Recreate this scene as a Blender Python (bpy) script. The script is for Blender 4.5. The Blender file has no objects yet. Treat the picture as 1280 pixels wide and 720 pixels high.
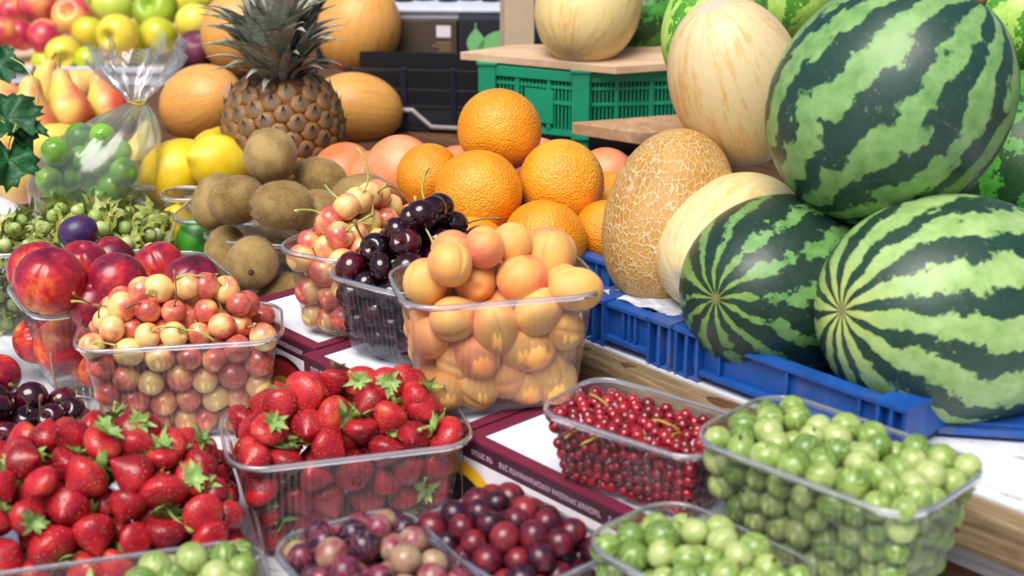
import bpy, bmesh, math, random
import numpy as np
from mathutils import Vector, Matrix, Quaternion, Euler

random.seed(7)
rng = np.random.default_rng(7)
S = bpy.context.scene
C = S.collection
PI = math.pi
R = math.radians

# ------------------------------------------------------------------ camera, sky, sun, exposure
CAMZ = 0.60
PITCH = R(20)
FPX = 1920.0
cam_d = bpy.data.cameras.new('camera')
cam = bpy.data.objects.new('camera', cam_d)
C.objects.link(cam)
cam.location = (0, 0, CAMZ)
cam.rotation_euler = (PI / 2 - PITCH, 0, 0)
cam_d.sensor_width = 36
cam_d.lens = 36 * FPX / 1280
cam_d.clip_start = 0.02
cam_d.clip_end = 200
cam_d.dof.use_dof = True
cam_d.dof.focus_distance = 1.42
cam_d.dof.aperture_fstop = 6.3
S.camera = cam

SUN_EL, SUN_AZ = R(58), R(205)      # azimuth clockwise from +Y: behind the camera, a little to its left
w = bpy.data.worlds.new('World')
S.world = w
w.use_nodes = True
nt = w.node_tree
bg = nt.nodes['Background']
sky = nt.nodes.new('ShaderNodeTexSky')
sky.sky_type = 'NISHITA'
sky.sun_disc = False
sky.sun_elevation = SUN_EL
sky.sun_rotation = SUN_AZ
sky.air_density = 1.0
sky.dust_density = 3.0
sky.ozone_density = 0.6
nt.links.new(sky.outputs[0], bg.inputs[0])
bg.inputs[1].default_value = 0.08
sd = bpy.data.lights.new('sun', 'SUN')
sd.energy = 3.0
sd.angle = R(40)
sd.color = (1.0, 0.95, 0.88)
so = bpy.data.objects.new('sun', sd)
C.objects.link(so)
sdir = Vector((math.sin(SUN_AZ) * math.cos(SUN_EL), math.cos(SUN_AZ) * math.cos(SUN_EL), math.sin(SUN_EL)))
so.rotation_mode = 'QUATERNION'
so.rotation_quaternion = sdir.to_track_quat('Z', 'Y')
so.location = (0, 0, 5)

S.view_settings.view_transform = 'Standard'
S.view_settings.look = 'None'
S.view_settings.exposure = 0.45
S.view_settings.gamma = 1.0
S.render.engine = 'CYCLES'
cy = S.cycles
cy.max_bounces = 8
cy.diffuse_bounces = 3
cy.glossy_bounces = 3
cy.transmission_bounces = 4
cy.transparent_max_bounces = 28
cy.caustics_reflective = False
cy.caustics_refractive = False
cy.sample_clamp_indirect = 6.0
cy.use_denoising = True
cy.use_adaptive_sampling = True
cy.adaptive_threshold = 0.015

# ------------------------------------------------------------------ pixel <-> world helpers (photograph measured at 1280 x 720)
cp, sp = math.cos(PITCH), math.sin(PITCH)

def ray(x, y):
    a = (x - 640) / FPX
    b = (y - 360) / FPX
    return Vector((a, cp - b * sp, -sp - b * cp))

def P(x, y, d):
    return Vector((0, 0, CAMZ)) + ray(x, y) * d

def G(x, y, z):
    r = ray(x, y)
    return Vector((0, 0, CAMZ)) + r * ((CAMZ - z) / -r.z)

def camdir(x, y, z):
    """direction given as right, up, away from the camera -> world"""
    return Vector((x, y * sp + z * cp, y * cp - z * sp)).normalized()

# ------------------------------------------------------------------ node helpers
def hx(h, k=1.0):
    h = h.lstrip('#')
    o = []
    for i in (0, 2, 4):
        c = int(h[i:i + 2], 16) / 255
        c = c / 12.92 if c <= 0.04045 else ((c + 0.055) / 1.055) ** 2.4
        o.append(min(1, c * k))
    return (*o, 1)

class NB:
    def __init__(s, name):
        s.m = bpy.data.materials.new(name)
        s.m.use_nodes = True
        s.t = s.m.node_tree
        s.b = s.t.nodes['Principled BSDF']
        s.out = s.t.nodes['Material Output']
        s._v = None
    def n(s, typ, ins=None, **props):
        nd = s.t.nodes.new('ShaderNode' + typ)
        for k, v in props.items():
            setattr(nd, k, v)
        for k, v in (ins or {}).items():
            s.set(nd.inputs[k], v)
        return nd
    def set(s, sock, v):
        if isinstance(v, bpy.types.NodeSocket):
            s.t.links.new(v, sock)
        else:
            if hasattr(sock.default_value, '__len__') and isinstance(v, (int, float)):
                v = [v] * len(sock.default_value)
            sock.default_value = v
    def rnd(s):
        return s.n('ObjectInfo').outputs['Random']
    def coord(s):
        return s.n('TexCoord').outputs['Object']
    def vec(s):
        """object coordinates shifted by a number of the object's own, so that no two fruits carry the same spots"""
        if s._v is None:
            r = s.math('MULTIPLY', s.rnd(), 91.7)
            c = s.n('CombineXYZ', {0: r, 1: s.math('MULTIPLY', r, 1.7), 2: s.math('MULTIPLY', r, -.6)})
            s._v = s.n('VectorMath', {0: s.coord(), 1: c.outputs[0]}, operation='ADD').outputs[0]
        return s._v
    def scale(s, v, k):
        return s.n('VectorMath', {0: v, 1: k}, operation='MULTIPLY').outputs[0]
    def noise(s, sc, det=3, rough=.5, vec=None, dist=0):
        return s.n('TexNoise', {'Vector': vec if vec is not None else s.vec(), 'Scale': sc, 'Detail': det, 'Roughness': rough, 'Distortion': dist}).outputs[0]
    def noisec(s, sc, det=3, vec=None):
        return s.n('TexNoise', {'Vector': vec if vec is not None else s.vec(), 'Scale': sc, 'Detail': det}).outputs[1]
    def vor(s, sc, feature='F1', vec=None, rand=1.0):
        return s.n('TexVoronoi', {'Vector': vec if vec is not None else s.vec(), 'Scale': sc, 'Randomness': rand}, feature=feature).outputs[0]
    def math(s, op, a, b=0.0, c=0.0, clamp=False):
        nd = s.n('Math', {0: a, 1: b, 2: c}, operation=op)
        nd.use_clamp = clamp
        return nd.outputs[0]
    def ramp(s, fac, stops, interp='LINEAR'):
        nd = s.n('ValToRGB', {0: fac})
        cr = nd.color_ramp
        cr.interpolation = interp
        while len(cr.elements) < len(stops):
            cr.elements.new(.5)
        for e, (p, c) in zip(cr.elements, stops):
            e.position = p
            e.color = c if hasattr(c, '__len__') else (c, c, c, 1)
        return nd.outputs[0]
    def mr(s, v, a, b, c=0.0, d=1.0):
        return s.n('MapRange', {0: v, 1: a, 2: b, 3: c, 4: d}).outputs[0]
    def mix(s, f, a, b, blend='MIX'):
        nd = s.n('Mix', data_type='RGBA', blend_type=blend)
        s.set(nd.inputs['Factor'], f)
        s.set(nd.inputs['A'], a)
        s.set(nd.inputs['B'], b)
        return nd.outputs['Result']
    def sep(s, v):
        return s.n('SeparateXYZ', {0: v}).outputs
    def bump(s, h, strength=.5, dist=.001, normal=None):
        ins = {'Height': h, 'Strength': strength, 'Distance': dist}
        if normal is not None:
            ins['Normal'] = normal
        return s.n('Bump', ins).outputs[0]
    def hsv(s, col, h=.5, sa=1.0, v=1.0):
        return s.n('HueSaturation', {'Hue': h, 'Saturation': sa, 'Value': v, 'Color': col}).outputs[0]
    def done(s, color=None, rough=.5, normal=None, spec=.5, coat=0, coat_r=.1, sss=0, sss_r=(1, .4, .2), sss_s=.01, sheen=0, metal=0):
        b = s.b
        if color is not None:
            s.set(b.inputs['Base Color'], color)
        s.set(b.inputs['Roughness'], rough)
        s.set(b.inputs['Specular IOR Level'], spec)
        s.set(b.inputs['Coat Weight'], coat)
        s.set(b.inputs['Coat Roughness'], coat_r)
        s.set(b.inputs['Metallic'], metal)
        if sss:
            s.set(b.inputs['Subsurface Weight'], sss)
            s.set(b.inputs['Subsurface Radius'], sss_r)
            s.set(b.inputs['Subsurface Scale'], sss_s)
        if sheen:
            s.set(b.inputs['Sheen Weight'], sheen)
            s.set(b.inputs['Sheen Roughness'], .4)
        if normal is not None:
            s.set(b.inputs['Normal'], normal)
        return s.m

MAT = {}

def plastic(name, haze, tint=(.97, .98, 1.0), rough=.06, base=.02, gain=1.0, hazecol=(.86, .87, .95, 1)):
    n = NB(name)
    fr = n.n('Fresnel', {'IOR': 1.5}).outputs[0]
    f = n.math('MULTIPLY_ADD', fr, gain, base, clamp=True)
    tr = n.n('BsdfTransparent', {0: (*tint, 1)}).outputs[0]
    gl = n.n('BsdfGlossy', {'Color': (1, 1, 1, 1), 'Roughness': rough}).outputs[0]
    df = n.n('BsdfDiffuse', {'Color': hazecol}).outputs[0]
    tl = n.n('BsdfTranslucent', {'Color': hazecol}).outputs[0]
    dd = n.n('MixShader', {0: .5, 1: df, 2: tl}).outputs[0]
    a = n.n('MixShader', {0: haze, 1: tr, 2: dd}).outputs[0]
    b = n.n('MixShader', {0: f, 1: a, 2: gl}).outputs[0]
    n.t.links.new(b, n.out.inputs[0])
    MAT[name] = n.m

plastic('punnet_plastic', .05, gain=.5, base=.012, tint=(.985, .988, 1.0))
plastic('rim_plastic', .30, gain=.7, base=.05, rough=.12, tint=(.985, .988, 1.0))
plastic('hazy_plastic', .07, gain=.5, base=.03, rough=.12, hazecol=(.66, .68, .90, 1))
plastic('bag_plastic', .12, gain=.55, base=.03, rough=.16, hazecol=(.93, .95, .99, 1), tint=(.99, .99, 1.0))

def m_simple(name, col, rough=.5, var=.12, sc=40, bump=0, spec=.5, dirt=None, dirt_amt=.4):
    n = NB(name)
    f = n.noise(sc, 4, .6)
    c = n.mix(n.mr(f, .3, .7), tuple(x * (1 - var) for x in col[:3]) + (1,), tuple(min(1, x * (1 + var)) for x in col[:3]) + (1,))
    if dirt:
        g = n.noise(sc * .35, 6, .7)
        c = n.mix(n.mr(g, .52, .72, 0, dirt_amt), c, dirt)
    nm = n.bump(n.noise(sc * 4, 3), bump, .001) if bump else None
    MAT[name] = n.done(c, rough, nm, spec)

m_simple('blue_plastic', hx('#174f9e'), .45, .25, 30, .25, dirt=hx('#6f7078'), dirt_amt=.75)
m_simple('green_plastic', hx('#14906a'), .42, .12, 30, .1, dirt=hx('#3a6a50'), dirt_amt=.35)
m_simple('black_plastic', hx('#16161c'), .45, .2, 30)
m_simple('navy_plastic', hx('#12162c'), .45, .2, 30)
m_simple('white_plastic', hx('#d9deee'), .35, .04, 30)
m_simple('maroon_card', hx('#6e1f3c'), .5, .1, 60, .1)
m_simple('dark_maroon_card', hx('#41122a'), .55, .1, 60, .1)
m_simple('white_card', hx('#e0e5f2'), .6, .05, 20, .12, dirt=hx('#b9b4b4'), dirt_amt=.35)
m_simple('red_print', hx('#b5121c'), .5, .06, 60)
m_simple('yellow_print', hx('#e8b01c'), .5, .06, 60)
m_simple('black_print', hx('#1a0a10'), .5, .06, 60)
m_simple('letter_print', hx('#b49aac'), .5, .06, 60)
m_simple('white_print', hx('#e6dfe6'), .5, .06, 60)
m_simple('kraft_card', hx('#cdb79a'), .75, .06, 30, .1)
m_simple('brown_card', hx('#4a3c33'), .7, .15, 30, .1)
m_simple('charcoal_card', hx('#22242c'), .6, .12, 30)
m_simple('leaf_print', hx('#7fc47e'), .6, .08, 30)
m_simple('tan_print', hx('#8a7355'), .6, .15, 90)
m_simple('grey_ground', hx('#77746f'), .9, .2, 3, .3)
m_simple('yellow_tie', hx('#d6b228'), .4, .1, 30)
m_simple('fresh_stem', hx('#a9b25c'), .5, .2, 3)
m_simple('dry_stem', hx('#8a6a44'), .6, .3, 3)
m_simple('straw_calyx', hx('#8fb060'), .5, .3, 2)
m_simple('dry_tip', hx('#4d3322'), .8, .3, 4)
m_simple('strig', hx('#b3a03e'), .5, .25, 6)
m_simple('brown_bottle', hx('#1a120e'), .15, .2, 20)

def m_wood(name, c1, c2, c3, grain=(3, 40, 40), rough=.75, bumps=.4):
    n = NB(name)
    v = n.scale(n.coord(), grain)
    f = n.noise(1.0, 6, .65, v, .6)
    g = n.noise(7.0, 5, .7, n.coord())
    c = n.ramp(f, [(.25, c1), (.5, c2), (.75, c3)])
    c = n.mix(n.mr(g, .55, .75, 0, .5), c, c1)
    MAT[name] = n.done(c, rough, n.bump(f, bumps, .002))

m_wood('worn_wood', hx('#3e2e20'), hx('#86704f'), hx('#b09a78'), (14, 220, 140), .8, .7)
m_wood('dark_wood', hx('#33200f'), hx('#5c3c24'), hx('#7a5436'), (10, 120, 120))
m_wood('grey_wood', hx('#77706c'), hx('#a8a4a4'), hx('#c4c2c6'), (4, 50, 50))
m_wood('plywood', hx('#b08d70'), hx('#cfb090'), hx('#dcc3a6'), (5, 30, 30))
m_wood('chipboard', hx('#8d6a4e'), hx('#b48c6a'), hx('#caa888'), (60, 60, 60), .85, .5)

def m_painted(name):
    n = NB(name)
    v = n.scale(n.coord(), (4, 50, 30))
    f = n.noise(1.0, 6, .6, v, .4)
    g = n.noise(9.0, 7, .75, n.coord(), .3)
    s = n.noise(34.0, 5, .7, n.scale(n.coord(), (1, 2.5, 1)))
    c = n.ramp(f, [(.3, hx('#c9cbd6')), (.55, hx('#e2e5ee')), (.8, hx('#eef0f6'))])
    c = n.mix(n.mr(g, .52, .72, 0, .65), c, hx('#9a928c'))
    c = n.mix(n.mr(s, .62, .70, 0, .75), c, hx('#6f6052'))
    MAT[name] = n.done(c, .55, n.bump(f, .35, .0015))
m_painted('painted_wood')

def m_paper():
    n = NB('wrinkled_paper')
    f = n.noise(14, 6, .7, n.scale(n.coord(), (1, 3, 1)), 1.2)
    c = n.ramp(f, [(.3, hx('#8f95a8')), (.5, hx('#cfd4e2')), (.7, hx('#eceff7'))])
    MAT['wrinkled_paper'] = n.done(c, .7, n.bump(f, 1.0, .008))
m_paper()

# ---- fruit skins (unit radius object coordinates)
def m_cherry():
    n = NB('blush_cherry_skin')
    x = n.sep(n.coord())[0]
    f = n.noise(1.1, 3, .55)
    a = n.math('MULTIPLY_ADD', x, .26, f)
    a = n.math('ADD', a, n.mr(n.rnd(), 0, 1, -.20, .24))
    c = n.ramp(a, [(.28, hx('#f2d084')), (.44, hx('#f4b87a')), (.57, hx('#ec8062')), (.70, hx('#d43c48')), (.9, hx('#a8182e'))])
    sp_ = n.noise(9, 2, .5)
    c = n.mix(n.mr(sp_, .70, .78, 0, .6), c, hx('#8d5a34'))
    fine = n.noise(14, 3, .7)
    c = n.mix(n.mr(fine, .35, .75, 0, .35), c, hx('#f7dca0'))
    MAT['blush_cherry_skin'] = n.done(c, .22, spec=.5, coat=.3, coat_r=.1, sss=.15, sss_s=.004)
m_cherry()

def m_gloss(name, c1, c2, c3, sc=1.3, rough=.18, coat=.3, sss=0, bump=0, bsc=8, spec=.5, rv=.2, coat_r=.08, stops=(.3, .5, .72)):
    n = NB(name)
    f = n.math('ADD', n.noise(sc, 4, .55), n.mr(n.rnd(), 0, 1, -rv, rv))
    c = n.ramp(f, [(stops[0], c1), (stops[1], c2), (stops[2], c3)])
    nm = n.bump(n.noise(bsc, 4, .6), bump, .002) if bump else None
    MAT[name] = n.done(c, rough, nm, spec, coat, coat_r, sss=sss, sss_s=.004)

m_gloss('dark_cherry_skin', hx('#14040c'), hx('#2c0714'), hx('#5c0a20'), 1.0, .13, .5, rv=.12)
m_gloss('currant_skin', hx('#5a0616'), hx('#8c0a20'), hx('#b4182e'), 1.0, .12, .5, rv=.15)
m_gloss('plum_skin', hx('#1e1638'), hx('#33255a'), hx('#5a2b50'), 1.2, .4, .05)
m_gloss('purple_fruit_skin', hx('#4a1c34'), hx('#6c2c48'), hx('#8c4a58'), 1.2, .45, .05, stops=(.35, .55, .8))
m_gloss('lemon_skin', hx('#e5b50e'), hx('#f2cb18'), hx('#f6dc48'), .9, .38, .1, bump=.35, bsc=16, rv=.1)
m_gloss('lime_skin', hx('#1d5a14'), hx('#2c7a1c'), hx('#4c9a2c'), .9, .3, .15, bump=.3, bsc=14)
m_gloss('green_plum_skin', hx('#5f9a2c'), hx('#7fb83c'), hx('#a4d05c'), .9, .22, .3, sss=.1)
m_gloss('grapefruit_skin', hx('#e0743c'), hx('#ea8a5c'), hx('#f0a878'), .8, .42, .08, bump=.3, bsc=18, rv=.12)
m_gloss('yellow_apple_skin', hx('#b8c22c'), hx('#e0cc38'), hx('#f2dc58'), .7, .35, .15, rv=.25)
m_gloss('green_apple_skin', hx('#8fb02c'), hx('#b4cc40'), hx('#d0da60'), .7, .35, .15, rv=.2)
m_gloss('hazel_shell', hx('#8fae58'), hx('#a8bf70'), hx('#c8c898'), 1.2, .5, 0)
m_gloss('hazel_husk', hx('#7c8c3a'), hx('#a2aa50'), hx('#c6c484'), 1.6, .6, 0)
m_simple('kiwi_fuzz', hx('#c2a574'), .8, .2, 3)
m_gloss('leaf_green', hx('#0c3a18'), hx('#14542a'), hx('#2c7a34'), 14, .35, .15, bump=.4, bsc=60, rv=.1)

def m_red_apple():
    n = NB('red_apple_skin')
    z = n.sep(n.coord())[0]
    a = n.math('MULTIPLY_ADD', z, .22, n.noise(.9, 3, .5))
    a = n.math('ADD', a, n.mr(n.rnd(), 0, 1, -.12, .2))
    st = n.noise(2.2, 3, .5, n.scale(n.vec(), (3.0, 3.0, .6)))
    a = n.math('MULTIPLY_ADD', st, .2, a)
    c = n.ramp(a, [(.42, hx('#eeb858')), (.58, hx('#ea8a5c')), (.72, hx('#d84a54')), (.9, hx('#b02440'))])
    MAT['red_apple_skin'] = n.done(c, .35, coat=.15)
m_red_apple()

def m_pear():
    n = NB('pear_skin')
    x = n.sep(n.coord())[0]
    a = n.math('MULTIPLY_ADD', x, .3, n.noise(.8, 3, .5))
    a = n.math('ADD', a, n.mr(n.rnd(), 0, 1, -.1, .1))
    c = n.ramp(a, [(.38, hx('#e8cc58')), (.54, hx('#eebc6c')), (.70, hx('#e8905c')), (.92, hx('#d4543c'))])
    d = n.noise(22, 2)
    c = n.mix(n.mr(d, .66, .74, 0, .5), c, hx('#9a6a30'))
    MAT['pear_skin'] = n.done(c, .42, coat=.05)
m_pear()

def m_nectarine():
    n = NB('nectarine_skin')
    x, y, z = n.sep(n.coord())[0:3]
    a = n.math('MULTIPLY_ADD', z, .16, n.noise(.85, 4, .6))
    a = n.math('ADD', a, n.mr(n.rnd(), 0, 1, -.07, .2))
    st = n.noise(5, 4, .65)
    a = n.math('MULTIPLY_ADD', n.math('SUBTRACT', st, .5), .45, a)
    c = n.ramp(a, [(.30, hx('#f0a030')), (.42, hx('#e0622c')), (.54, hx('#c22a30')), (.68, hx('#8f1834')), (.86, hx('#5a1230'))])
    d = n.noise(26, 2)
    c = n.mix(n.mr(d, .64, .74, 0, .25), c, hx('#f0b070'))
    MAT['nectarine_skin'] = n.done(c, .3, n.bump(n.noise(3, 3), .15, .002), coat=.15, coat_r=.2)
m_nectarine()

def m_apricot():
    n = NB('apricot_skin')
    x, y, z = n.sep(n.coord())[0:3]
    a = n.math('MULTIPLY_ADD', x, .14, n.noise(.9, 3, .5))
    a = n.math('ADD', a, n.mr(n.rnd(), 0, 1, -.16, .16))
    c = n.ramp(a, [(.26, hx('#f0ba68')), (.46, hx('#f0ac5c')), (.62, hx('#ee9c5e')), (.78, hx('#e47e60'))])
    d = n.vor(6.0)
    k = n.noise(2.0, 1)
    msk = n.math('MULTIPLY', n.mr(d, .05, .08, 1, 0), n.mr(k, .5, .6, 0, .8))
    c = n.mix(msk, c, hx('#7a4018'))
    MAT['apricot_skin'] = n.done(c, .55, n.bump(n.noise(18, 3), .2, .001), sheen=.25, sss=.1, sss_s=.006)
m_apricot()

def m_orange():
    n = NB('orange_skin')
    a = n.math('ADD', n.noise(.9, 3, .5), n.mr(n.rnd(), 0, 1, -.12, .12))
    c = n.ramp(a, [(.3, hx('#ea8a12')), (.5, hx('#f09a1a')), (.7, hx('#f4b032'))])
    p = n.vor(24.0, 'SMOOTH_F1')
    q = n.noise(9, 4, .6)
    h = n.math('MULTIPLY_ADD', q, .8, p)
    c = n.mix(n.mr(p, .1, .45, .35, 0), c, hx('#c86408'))
    MAT['orange_skin'] = n.done(c, .36, n.bump(h, .5, .0028), coat=.12, coat_r=.25)
m_orange()

def m_kiwi():
    n = NB('kiwi_skin')
    f = n.noise(1.2, 4, .6)
    c = n.ramp(n.math('ADD', f, n.mr(n.rnd(), 0, 1, -.1, .1)), [(.3, hx('#725a32')), (.5, hx('#927748')), (.7, hx('#ae9460'))])
    g = n.noise(17, 5, .8, n.scale(n.vec(), (1, 1, .5)))
    c = n.mix(n.mr(g, .5, .7, 0, .75), c, hx('#bda46a'))
    c = n.mix(n.mr(g, .25, .42, .5, 0), c, hx('#5a4424'))
    MAT['kiwi_skin'] = n.done(c, .85, n.bump(g, .5, .002), spec=.2, sheen=.15)
m_kiwi()

def m_strawberry():
    n = NB('strawberry_skin')
    z = n.sep(n.coord())[2]
    a = n.math('ADD', n.noise(1.0, 3, .5), n.mr(n.rnd(), 0, 1, -.2, .2))
    c = n.ramp(a, [(.25, hx('#860c1e')), (.48, hx('#b01628')), (.68, hx('#c82c32')), (.9, hx('#de643c'))])
    sv = n.scale(n.coord(), (1, 1, .75))
    d = n.vor(5.6, 'F1', sv, .5)
    c = n.mix(n.mr(d, .12, .19, .95, 0), c, hx('#f0d088'))
    c = n.mix(n.math('MULTIPLY', n.mr(d, .12, .2, 0, 1), n.mr(d, .22, .34, .3, 0)), c, hx('#7a0818'))
    h = n.mr(d, .02, .36, 0, 1)
    MAT['strawberry_skin'] = n.done(c, .36, n.bump(h, .8, .003), coat=.15, coat_r=.2)
m_strawberry()

def m_goose(name, c1, c2, c3, vein, vamt, rv, stops=(.3, .5, .72), seed=0):
    n = NB(name)
    x, y, z = n.sep(n.coord())[0:3]
    th = n.math('ARCTAN2', y, x)
    th = n.math('MULTIPLY_ADD', n.noise(1.5, 2), 1.1, th)
    s_ = n.math('ABSOLUTE', n.math('SINE', n.math('MULTIPLY', th, 5.0)))
    a = n.math('ADD', n.noise(.9, 3), n.mr(n.rnd(), 0, 1, -rv, rv))
    c = n.ramp(a, [(stops[0], c1), (stops[1], c2), (stops[2], c3)])
    c = n.mix(n.mr(s_, .0, .22, vamt, 0), c, vein)
    MAT[name] = n.done(c, .3, coat=.12, coat_r=.2, sss=.2, sss_s=.004, sss_r=(.8, 1, .3))
m_goose('green_gooseberry_skin', hx('#64863a'), hx('#86a24c'), hx('#b0be78'), hx('#d8dfa8'), .8, .27)
m_goose('red_gooseberry_skin', hx('#2c0e26'), hx('#62162a'), hx('#8a2830'), hx('#b86058'), .28, .24)
m_goose('mixed_gooseberry_skin', hx('#341230'), hx('#8a2c4c'), hx('#b4a67c'), hx('#d0c49a'), .45, .38, (.22, .56, 1.0))

def m_watermelon(name, N, dark, light1, light2, width, jag, warp=.4, yellow=None, ph=0.0):
    n = NB(name)
    co = n.coord()
    v = n.n('VectorMath', {0: co, 1: (ph, ph * .7, -ph)}, operation='ADD').outputs[0]
    x, y, z = n.sep(co)[0:3]
    th = n.math('ARCTAN2', y, x)
    w1 = n.math('SUBTRACT', n.noise(1.6, 3, .5, v), .5)
    th = n.math('MULTIPLY_ADD', w1, warp * 2, th)
    s_ = n.math('SINE', n.math('MULTIPLY', th, float(N)))
    rr = n.math('SQRT', n.math('ADD', n.math('MULTIPLY', x, x), n.math('MULTIPLY', y, y)))
    amp = n.mr(rr, .05, .6, .45, 1.0)
    j1 = n.math('MULTIPLY', n.math('SUBTRACT', n.noise(5.2, 4, .6, v), .5), jag * 11.0)
    j2 = n.math('MULTIPLY', n.math('SUBTRACT', n.noise(15, 3, .6, v), .5), jag * 5.0)
    f = n.math('ADD', s_, n.math('MULTIPLY', n.math('ADD', j1, j2), amp))
    msk = n.mr(f, width - .16, width + .16)
    lg = n.noise(7, 5, .65, v)
    lc = n.ramp(lg, [(.3, light1), (.65, light2)])
    if yellow:
        lc = n.mix(n.mr(rr, .15, .55, .6, 0), lc, yellow)
    dk = n.mix(n.noise(9, 4, .6, v), dark, tuple(c * 1.9 + .006 for c in dark[:3]) + (1,))
    c = n.mix(msk, dk, lc)
    spk = n.noise(48, 2, .5, v)
    c = n.mix(n.mr(spk, .68, .74, 0, .35), c, hx('#b0b88c'))
    c = n.mix(n.mr(rr, .0, .075, 1, 0), c, hx('#8a7a50'))
    sc = n.noise(3.0, 6, .75, n.scale(v, (1, 1, 4)))
    c = n.mix(n.mr(sc, .66, .72, 0, .45), c, hx('#c8c4a0'))
    MAT[name] = n.done(c, n.mr(lg, .3, .7, .36, .5), n.bump(n.noise(2.5, 3, .5, v), .12, .01), coat=.05, coat_r=.35)
m_watermelon('watermelon_skin_bold', 12, hx('#15332a'), hx('#5f8e4a'), hx('#88b06c'), -.10, .38, .35, ph=3.1)
m_watermelon('watermelon_skin_dark', 12, hx('#102a20'), hx('#4f8440'), hx('#78a660'), .42, .46, .3, yellow=hx('#8aa040'), ph=11.3)
m_watermelon('watermelon_skin_pale', 12, hx('#173428'), hx('#7aa456'), hx('#a6c680'), -.14, .38, .3, yellow=hx('#c8d070'), ph=7.7)
m_watermelon('watermelon_skin_deep', 6, hx('#0c3414'), hx('#2c7a20'), hx('#4c9a34'), .2, .6, .3, ph=1.7)  # deep green rind with few wide bands
m_watermelon('watermelon_skin_lime', 4, hx('#3c7a20'), hx('#9ac84c'), hx('#b8dc6c'), -.5, .5, .3, ph=2.7)

def m_net():
    n = NB('netted_melon_skin')
    v = n.coord()
    wv = n.n('VectorMath', {0: n.noisec(4.0, 2, v), 1: (.10, .10, .10)}, operation='MULTIPLY').outputs[0]
    v2 = n.n('VectorMath', {0: v, 1: wv}, operation='ADD').outputs[0]
    d = n.vor(12.5, 'DISTANCE_TO_EDGE', n.scale(v2, (1, 1, .75)))
    brk = n.noise(6, 3, .5, v)
    e = n.mr(d, .04, .115, .85, 0)
    e = n.math('MULTIPLY', e, n.mr(brk, .3, .42, .5, 1))
    base = n.ramp(n.noise(1.6, 4, .6, v), [(.3, hx('#a87426')), (.5, hx('#bd8a3c')), (.7, hx('#c89c54'))])
    c = n.mix(e, base, hx('#d2bc90'))
    MAT['netted_melon_skin'] = n.done(c, .55, n.bump(e, .5, .003))
m_net()

def m_pale_melon(name, base, streak, ns=.45, rough=.42):
    n = NB(name)
    co = n.coord()
    x, y, z = n.sep(co)[0:3]
    th = n.math('ARCTAN2', y, x)
    cv = n.n('CombineXYZ', {0: n.math('COSINE', th), 1: n.math('SINE', th), 2: n.math('MULTIPLY', z, .22)}).outputs[0]
    f = n.noise(4.5, 5, .65, cv, .3)
    g = n.noise(9, 5, .65, co)
    f2 = n.math('MULTIPLY_ADD', n.math('SUBTRACT', g, .5), .35, f)
    c = n.mix(n.mr(f2, .5, .66, 0, .85), base, streak)
    c = n.mix(n.mr(n.noise(26, 4, .6, co), .35, .75, 0, .3), c, hx('#efe2c0'))
    rr = n.math('SQRT', n.math('ADD', n.math('MULTIPLY', x, x), n.math('MULTIPLY', y, y)))
    c = n.mix(n.mr(n.math('MULTIPLY_ADD', g, .3, rr), .25, .45, .8, 0), c, hx('#cfc4b8'))
    sc = n.noise(5, 6, .75, n.scale(co, (1, 1, 3)))
    c = n.mix(n.mr(sc, .66, .72, 0, .45), c, hx('#a08458'))
    MAT[name] = n.done(c, rough, n.bump(f, .25, .006), coat=.05, coat_r=.3)
m_pale_melon('cream_melon_skin', hx('#e0c896'), hx('#d89c3c'))
m_pale_melon('ivory_melon_skin', hx('#e2cf98'), hx('#d4ac58'))
m_pale_melon('amber_melon_skin', hx('#e09a30'), hx('#d08428'))
m_pale_melon('straw_melon_skin', hx('#e8d08a'), hx('#e0a040'))

def m_eye():
    n = NB('pineapple_eye_skin')
    z = n.sep(n.coord())[2]
    f = n.noise(2.2, 4, .6)
    a = n.math('MULTIPLY_ADD', f, .35, z)
    c = n.ramp(a, [(.10, hx('#2e1c0c')), (.30, hx('#84501c')), (.50, hx('#966a34')), (.68, hx('#75604c')), (.92, hx('#362a24'))])
    MAT['pineapple_eye_skin'] = n.done(c, .5, n.bump(n.noise(6, 4), .4, .003), coat=.1)
    n = NB('pineapple_leaf_skin')
    f = n.noise(6, 5, .6, n.scale(n.vec(), (4, 1, 1)))
    a = n.math('ADD', f, n.mr(n.rnd(), 0, 1, -.15, .15))
    c = n.ramp(a, [(.25, hx('#585c4e')), (.42, hx('#888e7c')), (.6, hx('#b4b6a6')), (.82, hx('#8a6e68'))])
    MAT['pineapple_leaf_skin'] = n.done(c, .5, n.bump(f, .2, .002))
m_eye()

# ------------------------------------------------------------------ mesh helpers
def mesh(name, vs, fs, smooth=True):
    me = bpy.data.meshes.new(name)
    me.from_pydata([tuple(map(float, v)) for v in vs], [], [tuple(f) for f in fs])
    if smooth:
        me.polygons.foreach_set('use_smooth', [True] * len(me.polygons))
    me.update()
    return me

def with_mat(me, mat):
    me.materials.clear()
    me.materials.append(MAT[mat])
    return me

def ob(name, me, parent=None, loc=(0, 0, 0), q=None, scale=1.0, label=None, cat=None, group=None, kind=None):
    o = bpy.data.objects.new(name, me)
    C.objects.link(o)
    if parent is not None:
        o.parent = parent
    o.location = loc
    if q is not None:
        o.rotation_mode = 'QUATERNION'
        o.rotation_quaternion = q
    o.scale = (scale,) * 3 if isinstance(scale, (int, float)) else scale
    if label:
        o['label'] = label
    if cat:
        o['category'] = cat
    if group:
        o['group'] = group
    if kind:
        o['kind'] = kind
    return o

def empty(name, loc, q=None, **kw):
    return ob(name, None, None, loc, q, **kw)

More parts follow.
